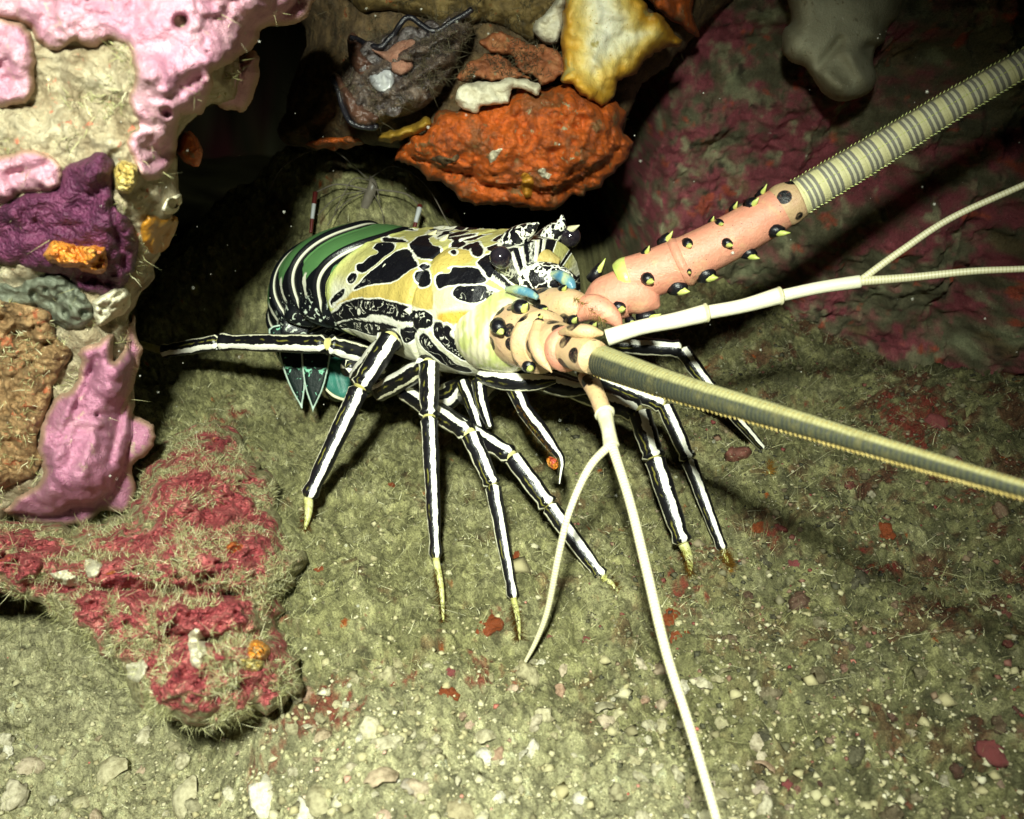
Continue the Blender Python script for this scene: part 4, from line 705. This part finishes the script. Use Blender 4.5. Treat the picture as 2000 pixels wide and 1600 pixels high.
# ---- antennae
def ringtube(pts,rads,m,n,saw,ref=REF,amp=.06):
    P=np.array([A3(*p) for p in pts]); R=np.array([r*p[2]/FPX for r,p in zip(rads,pts)]); c=cr(np.c_[P,R],m)
    arc=np.concatenate([[0],np.cumsum(np.linalg.norm(np.diff(c[:,:3],axis=0),axis=1))]); r=np.abs(c[:,3])*(1+amp*(((arc/saw)%1)-.5)); return c[:,:3],r,tubegeo(c[:,:3],r,n,ref)
t=NT('flagellum_banded'); ln=t.math('ADD',t.attr('len'),t.math('MULTIPLY',t.noise(45,3,.6),.0022)); f=t.math('FRACT',t.math('MULTIPLY',ln,1/.0042)); f3=t.math('FRACT',t.math('MULTIPLY',ln,1/.0168))
c=t.mix(t.step(t.math('ABSOLUTE',t.math('SUBTRACT',f,.5)),.20,.26),(.62,.60,.38),(.21,.20,.16)); c=t.mix(t.math('MULTIPLY',t.step(t.math('ABSOLUTE',t.math('SUBTRACT',f3,.5)),.20,.14),.85),c,(.70,.66,.34))
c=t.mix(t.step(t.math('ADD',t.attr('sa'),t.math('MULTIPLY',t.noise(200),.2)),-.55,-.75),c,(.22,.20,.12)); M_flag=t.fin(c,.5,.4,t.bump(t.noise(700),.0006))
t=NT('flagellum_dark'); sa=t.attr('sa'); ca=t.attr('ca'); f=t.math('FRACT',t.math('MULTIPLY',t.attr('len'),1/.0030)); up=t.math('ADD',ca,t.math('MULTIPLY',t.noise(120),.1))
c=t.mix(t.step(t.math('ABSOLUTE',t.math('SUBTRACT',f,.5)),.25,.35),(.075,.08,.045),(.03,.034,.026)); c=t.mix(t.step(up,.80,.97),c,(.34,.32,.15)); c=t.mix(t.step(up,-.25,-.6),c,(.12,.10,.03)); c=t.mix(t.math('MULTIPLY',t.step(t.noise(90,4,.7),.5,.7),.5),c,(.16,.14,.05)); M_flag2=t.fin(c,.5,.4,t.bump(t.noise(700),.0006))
def spine_on(parent,pts,rads,bx,by,tx,ty,rpx,black=True):
    P=np.array(pts,float); c=cr(np.c_[P,np.array(rads,float)],80); k=np.argmin((c[:,0]-bx)**2+(c[:,1]-by)**2); off=min(1,math.hypot(c[k,0]-bx,c[k,1]-by)/max(c[k,3],1)); rr=c[k,3]*c[k,2]/FPX; d=c[k,2]-rr*math.sqrt(max(0,1-off*off))
    b=A3(bx,by,d+.001); 
    if black:
        tipd=np.array([tx-bx,ty-by]); q=.45
        V,F,A=tubegeo(np.array([A3(bx-tipd[0]*.3,by-tipd[1]*.3,d+.005),A3(bx,by,d+.0005),A3(bx+tipd[0]*q,by+tipd[1]*q,d-.0025)]),np.array([rpx*1.12,rpx*1.0,rpx*.6])*d/FPX,12); sb=link('spine',V,F,M_blk,parent)
        tx=bx+(tx-bx)*.78; ty=by+(ty-by)*.78; m0=(bx+tipd[0]*.15,by+tipd[1]*.15+rpx*.25)
        V,F,A=tubegeo(cr(np.array([A3(m0[0],m0[1],d-.001),A3((m0[0]+tx)/2,(m0[1]+ty)/2+1,d-.005),A3(tx,ty,d-.007)]),8),np.linspace(rpx*.62,.6,8)*d/FPX,10); link('spine_tip',V,F,M_lime,sb)
    else:
        V,F,A=tubegeo(np.array([A3(bx,by,d+.004),A3((bx+tx)/2,(by+ty)/2,d),A3(tx,ty,d-.003)]),np.array([rpx,rpx*.6,.5])*d/FPX,10); link('spine',V,F,M_lime,parent)
# far antenna: pink jointed base, banded whip to the upper right
s1=([(1330,513,.705),(1400,478,.70),(1470,440,.695),(1532,402,.69)],[47,45,44,41])
ant=limb('antenna',*s1,M_pinkseg,m=50,n=28); ant['label']='thick antenna with a spiny salmon pink base and pale banded whip'
s2=([(1222,545,.715),(1270,535,.712),(1310,520,.708),(1338,510,.704)],[42,46,47,48]); limb('antenna_segment',*s2,M_pinkseg,m=40,n=28,parent=ant)
s3=([(1140,588,.727),(1165,584,.724),(1195,580,.72),(1235,572,.715),(1268,588,.712),(1288,600,.711)],[8,36,46,47,30,4]); limb('antenna_segment',*s3,M_pinkseg,m=40,n=28,parent=ant)
limb('joint_ring',[(1324,516,.7055),(1332,512,.7045),(1340,508,.7035)],[48,51,47],M_pinkseg,m=12,n=28,parent=ant)
limb('joint_ring',[(1215,552,.716),(1226,546,.7145),(1236,542,.713)],[40,44,43],M_lime,m=12,n=28,parent=ant)
limb('joint_ring',[(1520,410,.692),(1534,401,.69),(1560,388,.688)],[40,44,38],M_creamseg,m=14,n=28,parent=ant)
fp=[(1545,396,.69),(1700,304,.68),(1850,212,.665),(2020,112,.645),(2300,-60,.61)]; fr2=[37,34,30,26,20]
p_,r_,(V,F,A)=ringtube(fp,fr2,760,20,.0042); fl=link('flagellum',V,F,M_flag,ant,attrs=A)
V,F=[],[]
for i in range(20,700,9):
    for sg in (0,1,2):
        ang=(-1.5,1.4,.1)[sg]; tdir=p_[i+1]-p_[i]; tdir/=np.linalg.norm(tdir); a_=REF-np.dot(REF,tdir)*tdir; a_/=np.linalg.norm(a_); b_=np.cross(tdir,a_); o_=a_*math.cos(ang)+b_*math.sin(ang)
        k=len(V); bb=p_[i]+o_*r_[i]*.93; V+=[bb-b_*.0006-tdir*.0008,bb+b_*.0006-tdir*.0008,bb+tdir*.0008,bb+o_*.0022+tdir*.0022]; F+=[(k,k+1,k+3),(k+1,k+2,k+3),(k+2,k,k+3)]
sp=link('spinules',np.array(V),F,M_lime,fl,smooth=False); sp['kind']='stuff'
for (bx,by,tx,ty,rp) in ((1325,561,1354,572,18),(1266,545,1281,551,13),(1381,536,1409,544,18),(1344,477,1353,480,11),(1420,475,1436,480,10),(1406,436,1415,437,8),(1462,494,1490,508,14),(1515,450,1552,456,14),(1469,398,1486,382,13),(1300,469,1318,446,12),(1262,494,1270,476,10),(1391,431,1395,420,7),(1434,406,1442,390,8),(1487,378,1501,354,9),(1345,530,1350,534,6)):
    q=s1 if bx>1338 else s2; spine_on(ant,*q,bx,by,tx,ty,rp)
for (bx,by,tx,ty,rp) in ((1164,534,1188,496,12),(1212,533,1220,515,11),(1210,600,1225,603,14),(1262,618,1300,612,13),(1185,618,1205,622,11),(1232,626,1245,630,8)): spine_on(ant,*s3,bx,by,tx,ty,rp)
# near antenna: folded cream rings pointing at the viewer, dark whip to the lower right
n1_=([(940,640,.765),(965,645,.745),(1000,652,.72),(1020,655,.705)],[70,80,76,62]); 
t=NT('antenna_green_cream'); c=t.mix(t.step(t.noise(40,3),.45,.6),(.58,.64,.22),(.80,.76,.52)); wv=t.n('TexWave'); wv.inputs['Scale'].default_value=60; wv.inputs['Distortion'].default_value=3; t.l(t.co,wv.inputs['Vector']); c=t.mix(t.math('MULTIPLY',wv.outputs['Fac'],.10),c,(.66,.58,.34)); M_gc=t.fin(c,.35,.5,t.bump(wv.outputs['Fac'],.0004))
an2=limb('antenna',*n1_,M_gc,m=40,n=32); an2['label']='near antenna pointing at the viewer, cream folded base and dark whip'
for pts,rd,mt in (([(1002,650,.715),(1030,658,.695),(1048,662,.682)],[62,62,50],M_creamseg),([(1040,662,.685),(1056,668,.672),(1066,672,.664)],[46,64,46],M_creamseg),([(1062,668,.668),(1090,676,.650),(1104,680,.64)],[46,47,40],M_creamseg),([(1096,678,.645),(1108,682,.636),(1118,686,.63)],[38,46,36],M_pinkseg),([(1112,682,.632),(1135,690,.618),(1160,698,.602)],[36,37,34],M_creamseg)):
    limb('antenna_segment',pts,rd,mt,m=30,n=30,parent=an2)
limb('hook_plate',[(1052,632,.655),(1046,668,.645),(1058,700,.640),(1078,728,.638)],[12,15,13,1],M_creamseg,n=12,parent=an2)
limb('collar_plate',[(1095,650,.625),(1120,646,.612),(1150,648,.605),(1178,652,.605)],[6,13,14,4],M_creamseg,n=12,parent=an2)
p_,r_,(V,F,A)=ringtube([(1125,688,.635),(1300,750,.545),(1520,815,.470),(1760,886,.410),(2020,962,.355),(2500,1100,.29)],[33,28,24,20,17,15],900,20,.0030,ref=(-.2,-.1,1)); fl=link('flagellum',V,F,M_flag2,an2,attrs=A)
V,F=[],[]
for i in range(14,840,7):
    for ang in (.1,-2.0,2.2,-2.7):
        tdir=p_[i+1]-p_[i]; tdir/=np.linalg.norm(tdir); R0=np.array([-.2,-.1,1]); a_=R0-np.dot(R0,tdir)*tdir; a_/=np.linalg.norm(a_); b_=np.cross(tdir,a_); o_=a_*math.cos(ang)+b_*math.sin(ang)
        k=len(V); bb=p_[i]+o_*r_[i]*.93; V+=[bb-b_*.0006-tdir*.0008,bb+b_*.0006-tdir*.0008,bb+tdir*.0008,bb+o_*.0018+tdir*.002]; F+=[(k,k+1,k+3),(k+1,k+2,k+3),(k+2,k,k+3)]
sp=link('spinules',np.array(V),F,M_gold,fl,smooth=False); sp['kind']='stuff'
for (bx,by,tx,ty,rp) in ((975,640,985,655,15),(1020,600,1034,590,17),(1034,715,1040,722,14),(1054,632,1064,628,12),(1090,645,1096,650,14),(1052,622,1062,612,10),(1030,628,1036,625,8)): spine_on(an2,[(1000,650,.70),(1100,680,.65),(1160,695,.61)],[70,48,36],bx,by,tx,ty,rp)
for (bx,by,tx,ty,rp) in ((1040,575,1044,570,12),(1075,625,1082,614,10),(1120,625,1128,618,11),(1135,640,1142,630,10),(1160,635,1166,628,9),(1060,605,1072,600,11),(1100,565,1108,556,9)): spine_on(lob,[(1040,600,.715),(1080,600,.70),(1160,610,.69)],[38,38,24],bx,by,tx,ty,rp)
# antennules (thin forked feelers)
t=NT('antennule'); c=t.mix(t.step(t.math('ADD',t.attr('ca'),t.math('MULTIPLY',t.noise(80),.05)),-.42,-.55),(.84,.82,.60),(.006,.006,.008)); M_ann=t.fin(c,.35,.5,t.bump(t.noise(400),.0004))
t=NT('whisker'); f=t.math('FRACT',t.math('MULTIPLY',t.attr('len'),1/.0022)); c=t.mix(t.step(t.math('ABSOLUTE',t.math('SUBTRACT',f,.5)),.30,.42),(.72,.70,.48),(.50,.46,.26)); c=t.mix(t.math('MULTIPLY',t.noise(70,4,.7),.3),c,(.56,.48,.22)); M_whisk=t.fin(c,.4,.4)
UP=(0,-.45,1)
a1=limb('antennule',[(1185,660,.672),(1250,640,.668),(1320,626,.664),(1378,612,.66)],[17,15,16,18],M_ann,n=16,ref=UP); a1['label']='white jointed feeler pointing right and forking in two'
for pts,rd in (([(1380,611,.66),(1450,598,.655),(1522,578,.65)],[14,14,17]),([(1526,578,.65),(1600,562,.645),(1680,550,.64)],[12,12,13])): limb('feeler_segment',pts,rd,M_ann,n=14,ref=UP,parent=a1)
for x,y,d,r in ((1380,611,.66,20),(1524,578,.65,19)): limb('joint',[(x-5,y+1,d),(x,y,d),(x+5,y-1,d)],[r*.8,r,r*.7],M_ivory,m=8,ref=UP,parent=a1)
limb('whisker',[(1680,548,.64),(1760,490,.632),(1860,425,.62),(2020,352,.60),(2300,220,.57)],[7,7,6.5,6,4],M_whisk,m=120,n=10,parent=a1); limb('whisker',[(1676,550,.64),(1780,542,.63),(1900,530,.615),(2030,524,.60),(2400,505,.56)],[9,8,7,6,4],M_whisk,m=120,n=10,parent=a1)
a2=limb('antennule',[(1148,735,.655),(1165,770,.635),(1180,808,.62)],[20,17,17],M_creamseg,n=16,ref=(-1,0,.2)); a2['label']='pale feeler hanging down and forking towards the viewer'
limb('feeler_segment',[(1180,806,.62),(1188,840,.605),(1194,872,.595)],[17,14,16],M_ivory,n=14,parent=a2); limb('joint',[(1178,803,.622),(1181,808,.62),(1183,813,.618)],[17,21,16],M_ivory,m=8,parent=a2)
limb('whisker',[(1190,870,.595),(1150,915,.585),(1112,1000,.58),(1090,1090,.585),(1070,1190,.60),(1048,1250,.612),(1022,1300,.622)],[8.5,8,7,7,6,5,3],M_whisk,m=150,n=10,parent=a2)
limb('whisker',[(1196,872,.595),(1230,980,.565),(1262,1110,.535),(1300,1270,.50),(1350,1430,.465),(1402,1610,.43),(1450,1800,.40)],[10,9.5,10,10,9.5,9,8],M_whisk,m=150,n=12,parent=a2)
# ------------------------------------------------------------------ shrimp behind the tail
sh=empty('banded_shrimp',A3(720,420,1.04)); tag(sh,'small red and white banded shrimp on the sandy mound behind the tail','shrimp')
t=NT('shrimp_bands'); f=t.math('FRACT',t.math('MULTIPLY',t.attr('len'),1/.034)); c=t.mix(t.step(f,.46,.50),(.09,.012,.010),(.40,.42,.42)); M_sh=t.fin(c,.35,.5)
M_thin=growth('shrimp_dimmed',[(.3,(.09,.08,.06)),(.7,(.16,.14,.11))],90,.4,.4,())  # pale shrimp parts, cave shade put into the colour as dark brown
limb('body',[(705,425,1.06),(720,385,1.05),(728,362,1.045),(724,345,1.05)],[7,10,9,3],M_thin,m=20,parent=sh)
limb('claw_arm',[(607,455,1.01),(610,425,1.012),(613,400,1.014),(616,376,1.018)],[3.2,3.6,4.2,5],M_sh,m=40,parent=sh); limb('claw_arm',[(806,462,1.0),(813,430,1.002),(818,412,1.004),(820,402,1.008)],[3.8,4.2,5,5.4],M_sh,m=40,parent=sh)
limb('leg',[(616,376,1.018),(660,360,1.03),(722,372,1.045)],[1.5,1.5,2],M_thin,m=30,n=6,parent=sh); limb('leg',[(820,402,1.008),(790,378,1.03),(726,370,1.045)],[1.5,1.5,2],M_thin,m=30,n=6,parent=sh)
for pts in ([(722,352,1.045),(690,350,1.03),(668,385,1.02),(655,412,1.01)],[(722,352,1.045),(735,365,1.03),(742,395,1.02)],[(722,348,1.045),(770,325,1.03),(830,360,1.0),(880,445,.97)],[(720,350,1.045),(640,290,1.02),(560,320,1.0),(525,370,.99)],[(720,370,1.045),(660,385,1.03),(620,420,1.01)],[(726,370,1.045),(745,410,1.03),(750,440,1.02)],[(716,372,1.045),(670,400,1.03),(640,440,1.01)]):
    limb('whisker',pts,[1.0]*len(pts),M_thin,m=50,n=5,parent=sh)
# ------------------------------------------------------------------ shells, rubble, little growths on the seabed
def shellmat(name,stops):
    t=NT(name); oi=t.n('ObjectInfo'); c=t.ramp(oi.outputs['Random'],stops); c=t.mix(t.step(t.noise(1.8,5,.65),.35,.75),c,t.mix(1.0,c,(.42,.40,.34),'MULTIPLY')); c=t.mix(t.step(t.noise(5,4,.6),.60,.7),c,(.40,.36,.22))
    return t.fin(c,.6,.3,t.bump(t.noise(4,6,.7),.0015))
M_shell=shellmat('shell_bit',[(0,(.50,.46,.30)),(.25,(.62,.58,.42)),(.45,(.40,.36,.20)),(.65,(.70,.67,.54)),(.8,(.34,.30,.17)),(.92,(.55,.40,.30)),(1,(.30,.28,.22))])
M_shell2=shellmat('shell_bit_olive',[(0,(.30,.27,.14)),(.3,(.46,.42,.26)),(.6,(.24,.22,.12)),(.8,(.52,.48,.34)),(1,(.40,.24,.16))])
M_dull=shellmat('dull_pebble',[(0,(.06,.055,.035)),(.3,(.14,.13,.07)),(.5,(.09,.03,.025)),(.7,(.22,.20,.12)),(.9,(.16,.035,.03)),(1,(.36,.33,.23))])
M_pinkbit=growth('coralline_bit',[(.3,(.14,.025,.03)),(.5,(.26,.05,.06)),(.7,(.34,.20,.12))],120,.5,.4,((300,.001),))
M_orbit=growth('orange_bit',[(.3,(.16,.03,.01)),(.5,(.38,.07,.015)),(.7,(.36,.20,.08))],120,.5,.4,((300,.0015),),vbump=(500,.001))
def pebble_mesh(name,seed,flat=.6,mat=None,n=9,rough=.25,cup=0):
    a,b=np.meshgrid(np.linspace(0,math.pi,n),np.linspace(0,2*math.pi,2*n-4,endpoint=False),indexing='ij')
    V=np.stack([np.sin(a)*np.cos(b),np.sin(a)*np.sin(b)*.72,np.cos(a)*flat],-1).reshape(-1,3)
    V=V*(1+rough*fbm(V,1.6,4,seed))[:,None]
    if cup: V[:,2]=V[:,2]*.5-cup*(V[:,0]**2+V[:,1]**2)+.3; V[:,2]+=.05*np.sin(np.arctan2(V[:,1],V[:,0]+.9)*24)*np.hypot(V[:,0],V[:,1])
    me=bpy.data.meshes.new(name); me.from_pydata(V.tolist(),[],[tuple(int(i) for i in f) for f in gridfaces(n,2*n-4,True)]); me.polygons.foreach_set('use_smooth',np.ones(len(me.polygons),bool)); me.materials.append(mat); return me
PM=[pebble_mesh('pebble',i,.40+.1*(i%4),(M_shell,M_shell2,M_shell,M_pinkbit)[i%4] if i!=3 else M_shell2,n=12,rough=.8) for i in range(8)]
SM=[pebble_mesh('shell_fragment',20+i,.25,(M_shell,M_shell2)[i%2],n=14,rough=.45,cup=.45) for i in range(6)]
OM=[pebble_mesh('sponge_dot',40+i,.6,M_orbit,n=16,rough=.75) for i in range(4)]; RM=[pebble_mesh('sponge_dot',50+i,.6,M_pinkbit,n=16,rough=.7) for i in range(3)]
def put(name,me,px,py,rpx,tilt=.5,rz=None,sink=.35):
    p=hit(np.array([float(px)]),np.array([float(py)]))[0]; d=(p-CAM)@CF; s=rpx*d/FPX
    o=bpy.data.objects.new(name,me); COL.objects.link(o); o.scale=(s,s,s); o.location=p+np.array([0,0,s*(.35-sink*.5)]); o.rotation_euler=(random.uniform(-tilt,tilt)+.25,random.uniform(-tilt,tilt),random.uniform(0,6.3) if rz is None else rz); return o
for px,py,r,me,lab,cat in ((950,1440,26,SM[0],'rounded pale shell lump below the orange crumbs','shell'),(945,1478,20,SM[2],'bright ivory shell disc left of the leaning grey blade','shell'),(745,1520,34,SM[0],'cream fan shell standing in the sand near the bottom','shell'),(215,1510,36,SM[4],'large ribbed cream scallop half at the bottom left','shell'),(162,1570,22,SM[1],'olive shell cup beside the bottom left scallop','shell'),(60,1500,30,SM[3],'tall worn shell shard near the bottom left corner','shell'),(970,1560,18,SM[2],'small white clam half at the bottom middle','shell'),(1130,1560,20,SM[0],'angular white shell chip at the bottom, right of middle','shell'),(620,1570,32,SM[5],'tan flat shell piece lying at the bottom edge','shell'),(300,1245,0,None,'',''),(1180,1385,26,SM[1],'grey shell plate leaning below the feeler tip','shell'),(760,1455,30,PM[0],'pale round coral pebble in the middle of the sand','pebble'),(1715,1360,0,None,'','')):
    if me is None: continue
    nm='shell' if cat=='shell' else 'pebble'; tag(put(nm,me,px,py,r,.6),lab,cat)
tag(put('coral_chip',PM[3],30,1560,30,.5),'pink coralline chip at the bottom left corner','coral chip')
tag(put('coral_chip',PM[7],1935,1475,30,.4),'dull orange pebble near the right edge','pebble')
for px,py,r,me,lab in ((1148,1250,13,RM[0],'round crimson sponge ball right of the feeler tip'),(1075,1245,12,RM[1],'crimson sponge bead beside the feeler tip'),(880,1310,11,RM[2],'coral pink sponge bead with a dark hole beneath'),(625,1115,17,OM[0],'bright red orange sponge curl left of the striped legs'),(1310,1200,26,OM[1],'long scarlet sponge streak beside the long feeler'),(1330,1240,22,OM[3],'lower scarlet sponge patch beside the long feeler'),(955,1215,34,OM[2],'orange sponge patch beside the yellow claw tip'),(1010,1082,12,OM[0],'small orange sponge bead between two striped legs'),(875,1350,22,OM[1],'amber orange sponge crumb above the shells'),(760,945,11,OM[3],'tiny red sponge cluster in the shade under the body'),(1480,1025,18,OM[2],'dark red sponge lump right of the far legs'),(1730,1030,20,OM[1],'rust orange sponge lump on the dim right seabed'),(1555,1100,20,RM[1],'dark maroon sponge cup on the right seabed'),(1680,1120,26,RM[0],'maroon pink sponge chunk on the right seabed'),(1830,815,30,RM[2],'wide crimson crust on the right seabed behind the dark whip',),(1540,1530,16,RM[0],'small pink sponge lump at the lower right')):
    tag(put('sponge_dot',me,px,py,r,.3,sink=1.5),lab,'sponge')
# loose pieces that nothing tells apart: pebbles and shell chips in the sand
rr=np.random.default_rng(5)
for i in range(270):
    px=rr.uniform(-10,1500); py=rr.uniform(1290,1610)
    if px<560 and py<1440: continue
    sm=rr.random()<.4; tag(put('shell_chip' if sm else 'pebble',(SM if sm else PM)[rr.integers(6)],px,py,rr.lognormal(2.5,.48),.9,sink=.9),'small pale shell chip lying loose in the near sand' if sm else 'small coral pebble lying loose in the near sand','shell chip' if sm else 'pebble','loose shell chips in the sand' if sm else 'loose pebbles in the sand')
for i in range(90):
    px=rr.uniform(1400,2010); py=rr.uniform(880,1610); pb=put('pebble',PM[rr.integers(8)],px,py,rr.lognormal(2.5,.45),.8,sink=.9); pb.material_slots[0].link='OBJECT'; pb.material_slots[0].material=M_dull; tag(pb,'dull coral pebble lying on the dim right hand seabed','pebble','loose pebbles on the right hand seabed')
# gravel: uncountable grains
def grains(name,n,xr,yr,size,mat,seed,dens=None,label=None,cat='gravel'):
    r=np.random.default_rng(seed); x=r.uniform(*xr,n); y=r.uniform(*yr,n)
    if dens is not None: k=r.random(n)<dens(x,y); x=x[k];y=y[k]
    n=len(x); z=gz(x,y); s=size*r.lognormal(0,.45,n)
    base=np.array([[1,0,0],[-1,0,0],[0,1,0],[0,-1,0],[0,0,1],[0,0,-1]],float); fc=np.array([[0,2,4],[2,1,4],[1,3,4],[3,0,4],[2,0,5],[1,2,5],[3,1,5],[0,3,5]])
    V=base[None]*r.uniform(.5,1.2,(n,6,1)); q=r.normal(size=(n,4)); q/=np.linalg.norm(q,axis=1,keepdims=True); w,a,b,c=q.T
    R=np.stack([1-2*(b*b+c*c),2*(a*b-w*c),2*(a*c+w*b),2*(a*b+w*c),1-2*(a*a+c*c),2*(b*c-w*a),2*(a*c-w*b),2*(b*c+w*a),1-2*(a*a+b*b)],-1).reshape(n,3,3)
    V=np.einsum('nij,nkj->nki',R,V)*s[:,None,None]*np.array([1,1,.7])+np.stack([x,y,z+s*.25],-1)[:,None]
    F=(fc[None]+np.arange(n)[:,None,None]*6).reshape(-1,3); cv=np.repeat(r.random(n),6)
    o=link(name,V.reshape(-1,3),F,mat,smooth=False,attrs={'rnd':cv},origin=(0,0,0)); tag(o,label,cat,kind='stuff'); return o
t=NT('gravel'); c=t.ramp(t.attr('rnd'),[(0,(.10,.09,.05)),(.2,(.36,.32,.17)),(.55,(.40,.37,.21)),(.90,(.46,.43,.28)),(.98,(.56,.53,.38)),(1,(.42,.08,.06))]); M_grav=t.fin(c,.7,.3,t.bump(t.noise(900),.0005))
grains('gravel',20000,(-.62,.60),(.24,.66),.0012,M_grav,3,lambda x,y:.14+.86*(1-sstep(.38,.52,y)),'fine pale coral gravel over the near sand')
grains('gravel',4200,(-.62,.60),(.24,.62),.0027,M_grav,4,lambda x,y:.10+.90*(1-sstep(.34,.46,y)),'coarser shell gravel over the near sand')
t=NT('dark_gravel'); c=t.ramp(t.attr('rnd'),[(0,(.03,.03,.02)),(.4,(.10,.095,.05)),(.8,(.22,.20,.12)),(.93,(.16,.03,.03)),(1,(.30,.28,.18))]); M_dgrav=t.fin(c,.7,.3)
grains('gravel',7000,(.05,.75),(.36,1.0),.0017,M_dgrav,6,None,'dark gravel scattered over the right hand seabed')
# algal turf: short filaments
def turf(name,P,N,length,width,mat,seed,label,curl=1.1):
    r=np.random.default_rng(seed); n=len(P); d=N+r.normal(size=(n,3))*.75; d/=np.linalg.norm(d,axis=1,keepdims=True); L=length*r.lognormal(0,.4,n)[:,None]
    sd=np.cross(d,r.normal(size=(n,3))); sd/=np.linalg.norm(sd,axis=1,keepdims=True); bend=r.normal(size=(n,3))*curl
    m=P+d*L*.5+bend*L*.12; tip=P+d*L*.85+bend*L*.5; w=width
    V=np.stack([P-sd*w,P+sd*w,m-sd*w*.8,m+sd*w*.8,tip],1).reshape(-1,3); k=np.arange(n)[:,None]*5
    F=np.concatenate([k+np.array([[0,1,3]]),k+np.array([[0,3,2]]),k+np.array([[2,3,4]])],0)
    o=link(name,V,F,mat,smooth=False,attrs={'rnd':np.repeat(r.random(n),5)},origin=(0,0,0)); tag(o,label,'algae',kind='stuff'); return o
t=NT('turf'); c=t.ramp(t.attr('rnd'),[(0,(.06,.055,.02)),(.35,(.25,.245,.10)),(.8,(.43,.42,.22)),(1,(.64,.62,.40))]); M_turf=t.fin(c,.7,.25); M_dturf=growth('dark_turf',[(.3,(.03,.025,.015)),(.6,(.09,.075,.04)),(.8,(.16,.14,.08))],300,.7,.2,()); M_turf.node_tree.nodes['Principled BSDF'].inputs['Specular IOR Level'].default_value=.2
r=np.random.default_rng(9); n=105000; x=r.uniform(-.55,.55,n); y=r.uniform(.40,1.02,n); cl=fbm(np.stack([x,y,0*x],-1),30,3,5)
k=(r.random(n)<np.clip(.55+1.1*cl,.08,1)*(.25+.75*sstep(.42,.52,y))*(1-.55*sstep(.15,.4,x))); x=x[k];y=y[k]; z=gz(x,y)
turf('algal_turf',np.stack([x,y,z-.0005],-1),np.tile([0,-.15,1.],(len(x),1)),.0042,.00026,M_turf,1,'short olive algal turf covering the seabed under the lobster')
r=np.random.default_rng(19); n=26000; x=r.uniform(-.6,.45,n); y=r.uniform(.36,.98,n); k=fbm(np.stack([x,y,0*x],-1),22,2,15)>-.05; x=x[k];y=y[k]
turf('algal_threads',np.stack([x,y,gz(x,y)],-1),np.stack([r.normal(size=len(x)),r.normal(size=len(x)),np.full(len(x),.45)],-1),.0085,.00014,M_turf,7,'loose pale algal threads lying over the silty seabed',1.6)
def turf_on(obj,n,length,seed,label,sel=None,width=.00022,mat=None):
    me=obj.data; nv=len(me.vertices); co=np.empty(nv*3,np.float32); me.vertices.foreach_get('co',co); no=np.empty(nv*3,np.float32); me.vertices.foreach_get('normal',no)
    co=co.reshape(-1,3)+np.array(obj.location); no=no.reshape(-1,3); rg=np.random.default_rng(seed); front=(no@(-CF))>-.25; cl=fbm(co,38,2,seed); 
    ok=np.where(front&(cl>.10))[0]; k=rg.choice(ok,n); turf('algal_turf',co[k],no[k]+np.array([0,0,.2]),length,width,mat or M_turf,seed,label,1.0)
redo=[o for o in bpy.data.objects if o.name=='red_rock'][0]
turf_on(redo,24000,.0046,3,'fuzzy tan algal tufts on the red rock',width=.00013)
turf_on(LEFT,5000,.006,4,'thin pale algal fuzz on the left reef rock')
oyst=[o for o in bpy.data.objects if o.name=='ledge_rock'][0]; turf_on(oyst,3000,.007,5,'dark algal fuzz on the ledge rock',mat=M_dturf)
for nm,nn,ln in (('rust_sponge',500,.005),('rust_sponge.001',500,.005),('encrusted_rock',1800,.006),('brown_rock',900,.004),('lower_valve',1500,.008)):
    ob=bpy.data.objects.get(nm)
    if ob is None: continue
    loc=ob.location.copy(); ob.location=wloc(ob); turf_on(ob,nn,ln,len(nm)+nn,'wispy algal fuzz on the '+{'rust_sponge':'rusty sponge flap','rust_sponge.001':'brown mossy sponge','encrusted_rock':'ochre rock at the top','brown_rock':'brown rock knob','lower_valve':'dark oyster'}[nm],mat=None if nm=='brown_rock' else M_dturf); ob.location=loc
# drifting specks in the water
r=np.random.default_rng(44); n=260; P=at(r.uniform(0,2000,n),r.uniform(0,1300,n),r.uniform(.42,.9,n)); rad=r.lognormal(-7.9,.35,n)
b=np.array([[1,0,0],[-1,0,0],[0,1,0],[0,-1,0],[0,0,1],[0,0,-1]],float); fc=np.array([[0,2,4],[2,1,4],[1,3,4],[3,0,4],[2,0,5],[1,2,5],[3,1,5],[0,3,5]])
V=(P[:,None]+b[None]*rad[:,None,None]).reshape(-1,3); o=link('drifting_specks',V,(fc[None]+np.arange(n)[:,None,None]*6).reshape(-1,3),growth('speck',[(.3,(.4,.4,.35)),(.7,(.6,.6,.5))],50,.7,.2,()),origin=(0,0,0)); tag(o,'tiny pale specks drifting in the water','specks',kind='stuff')
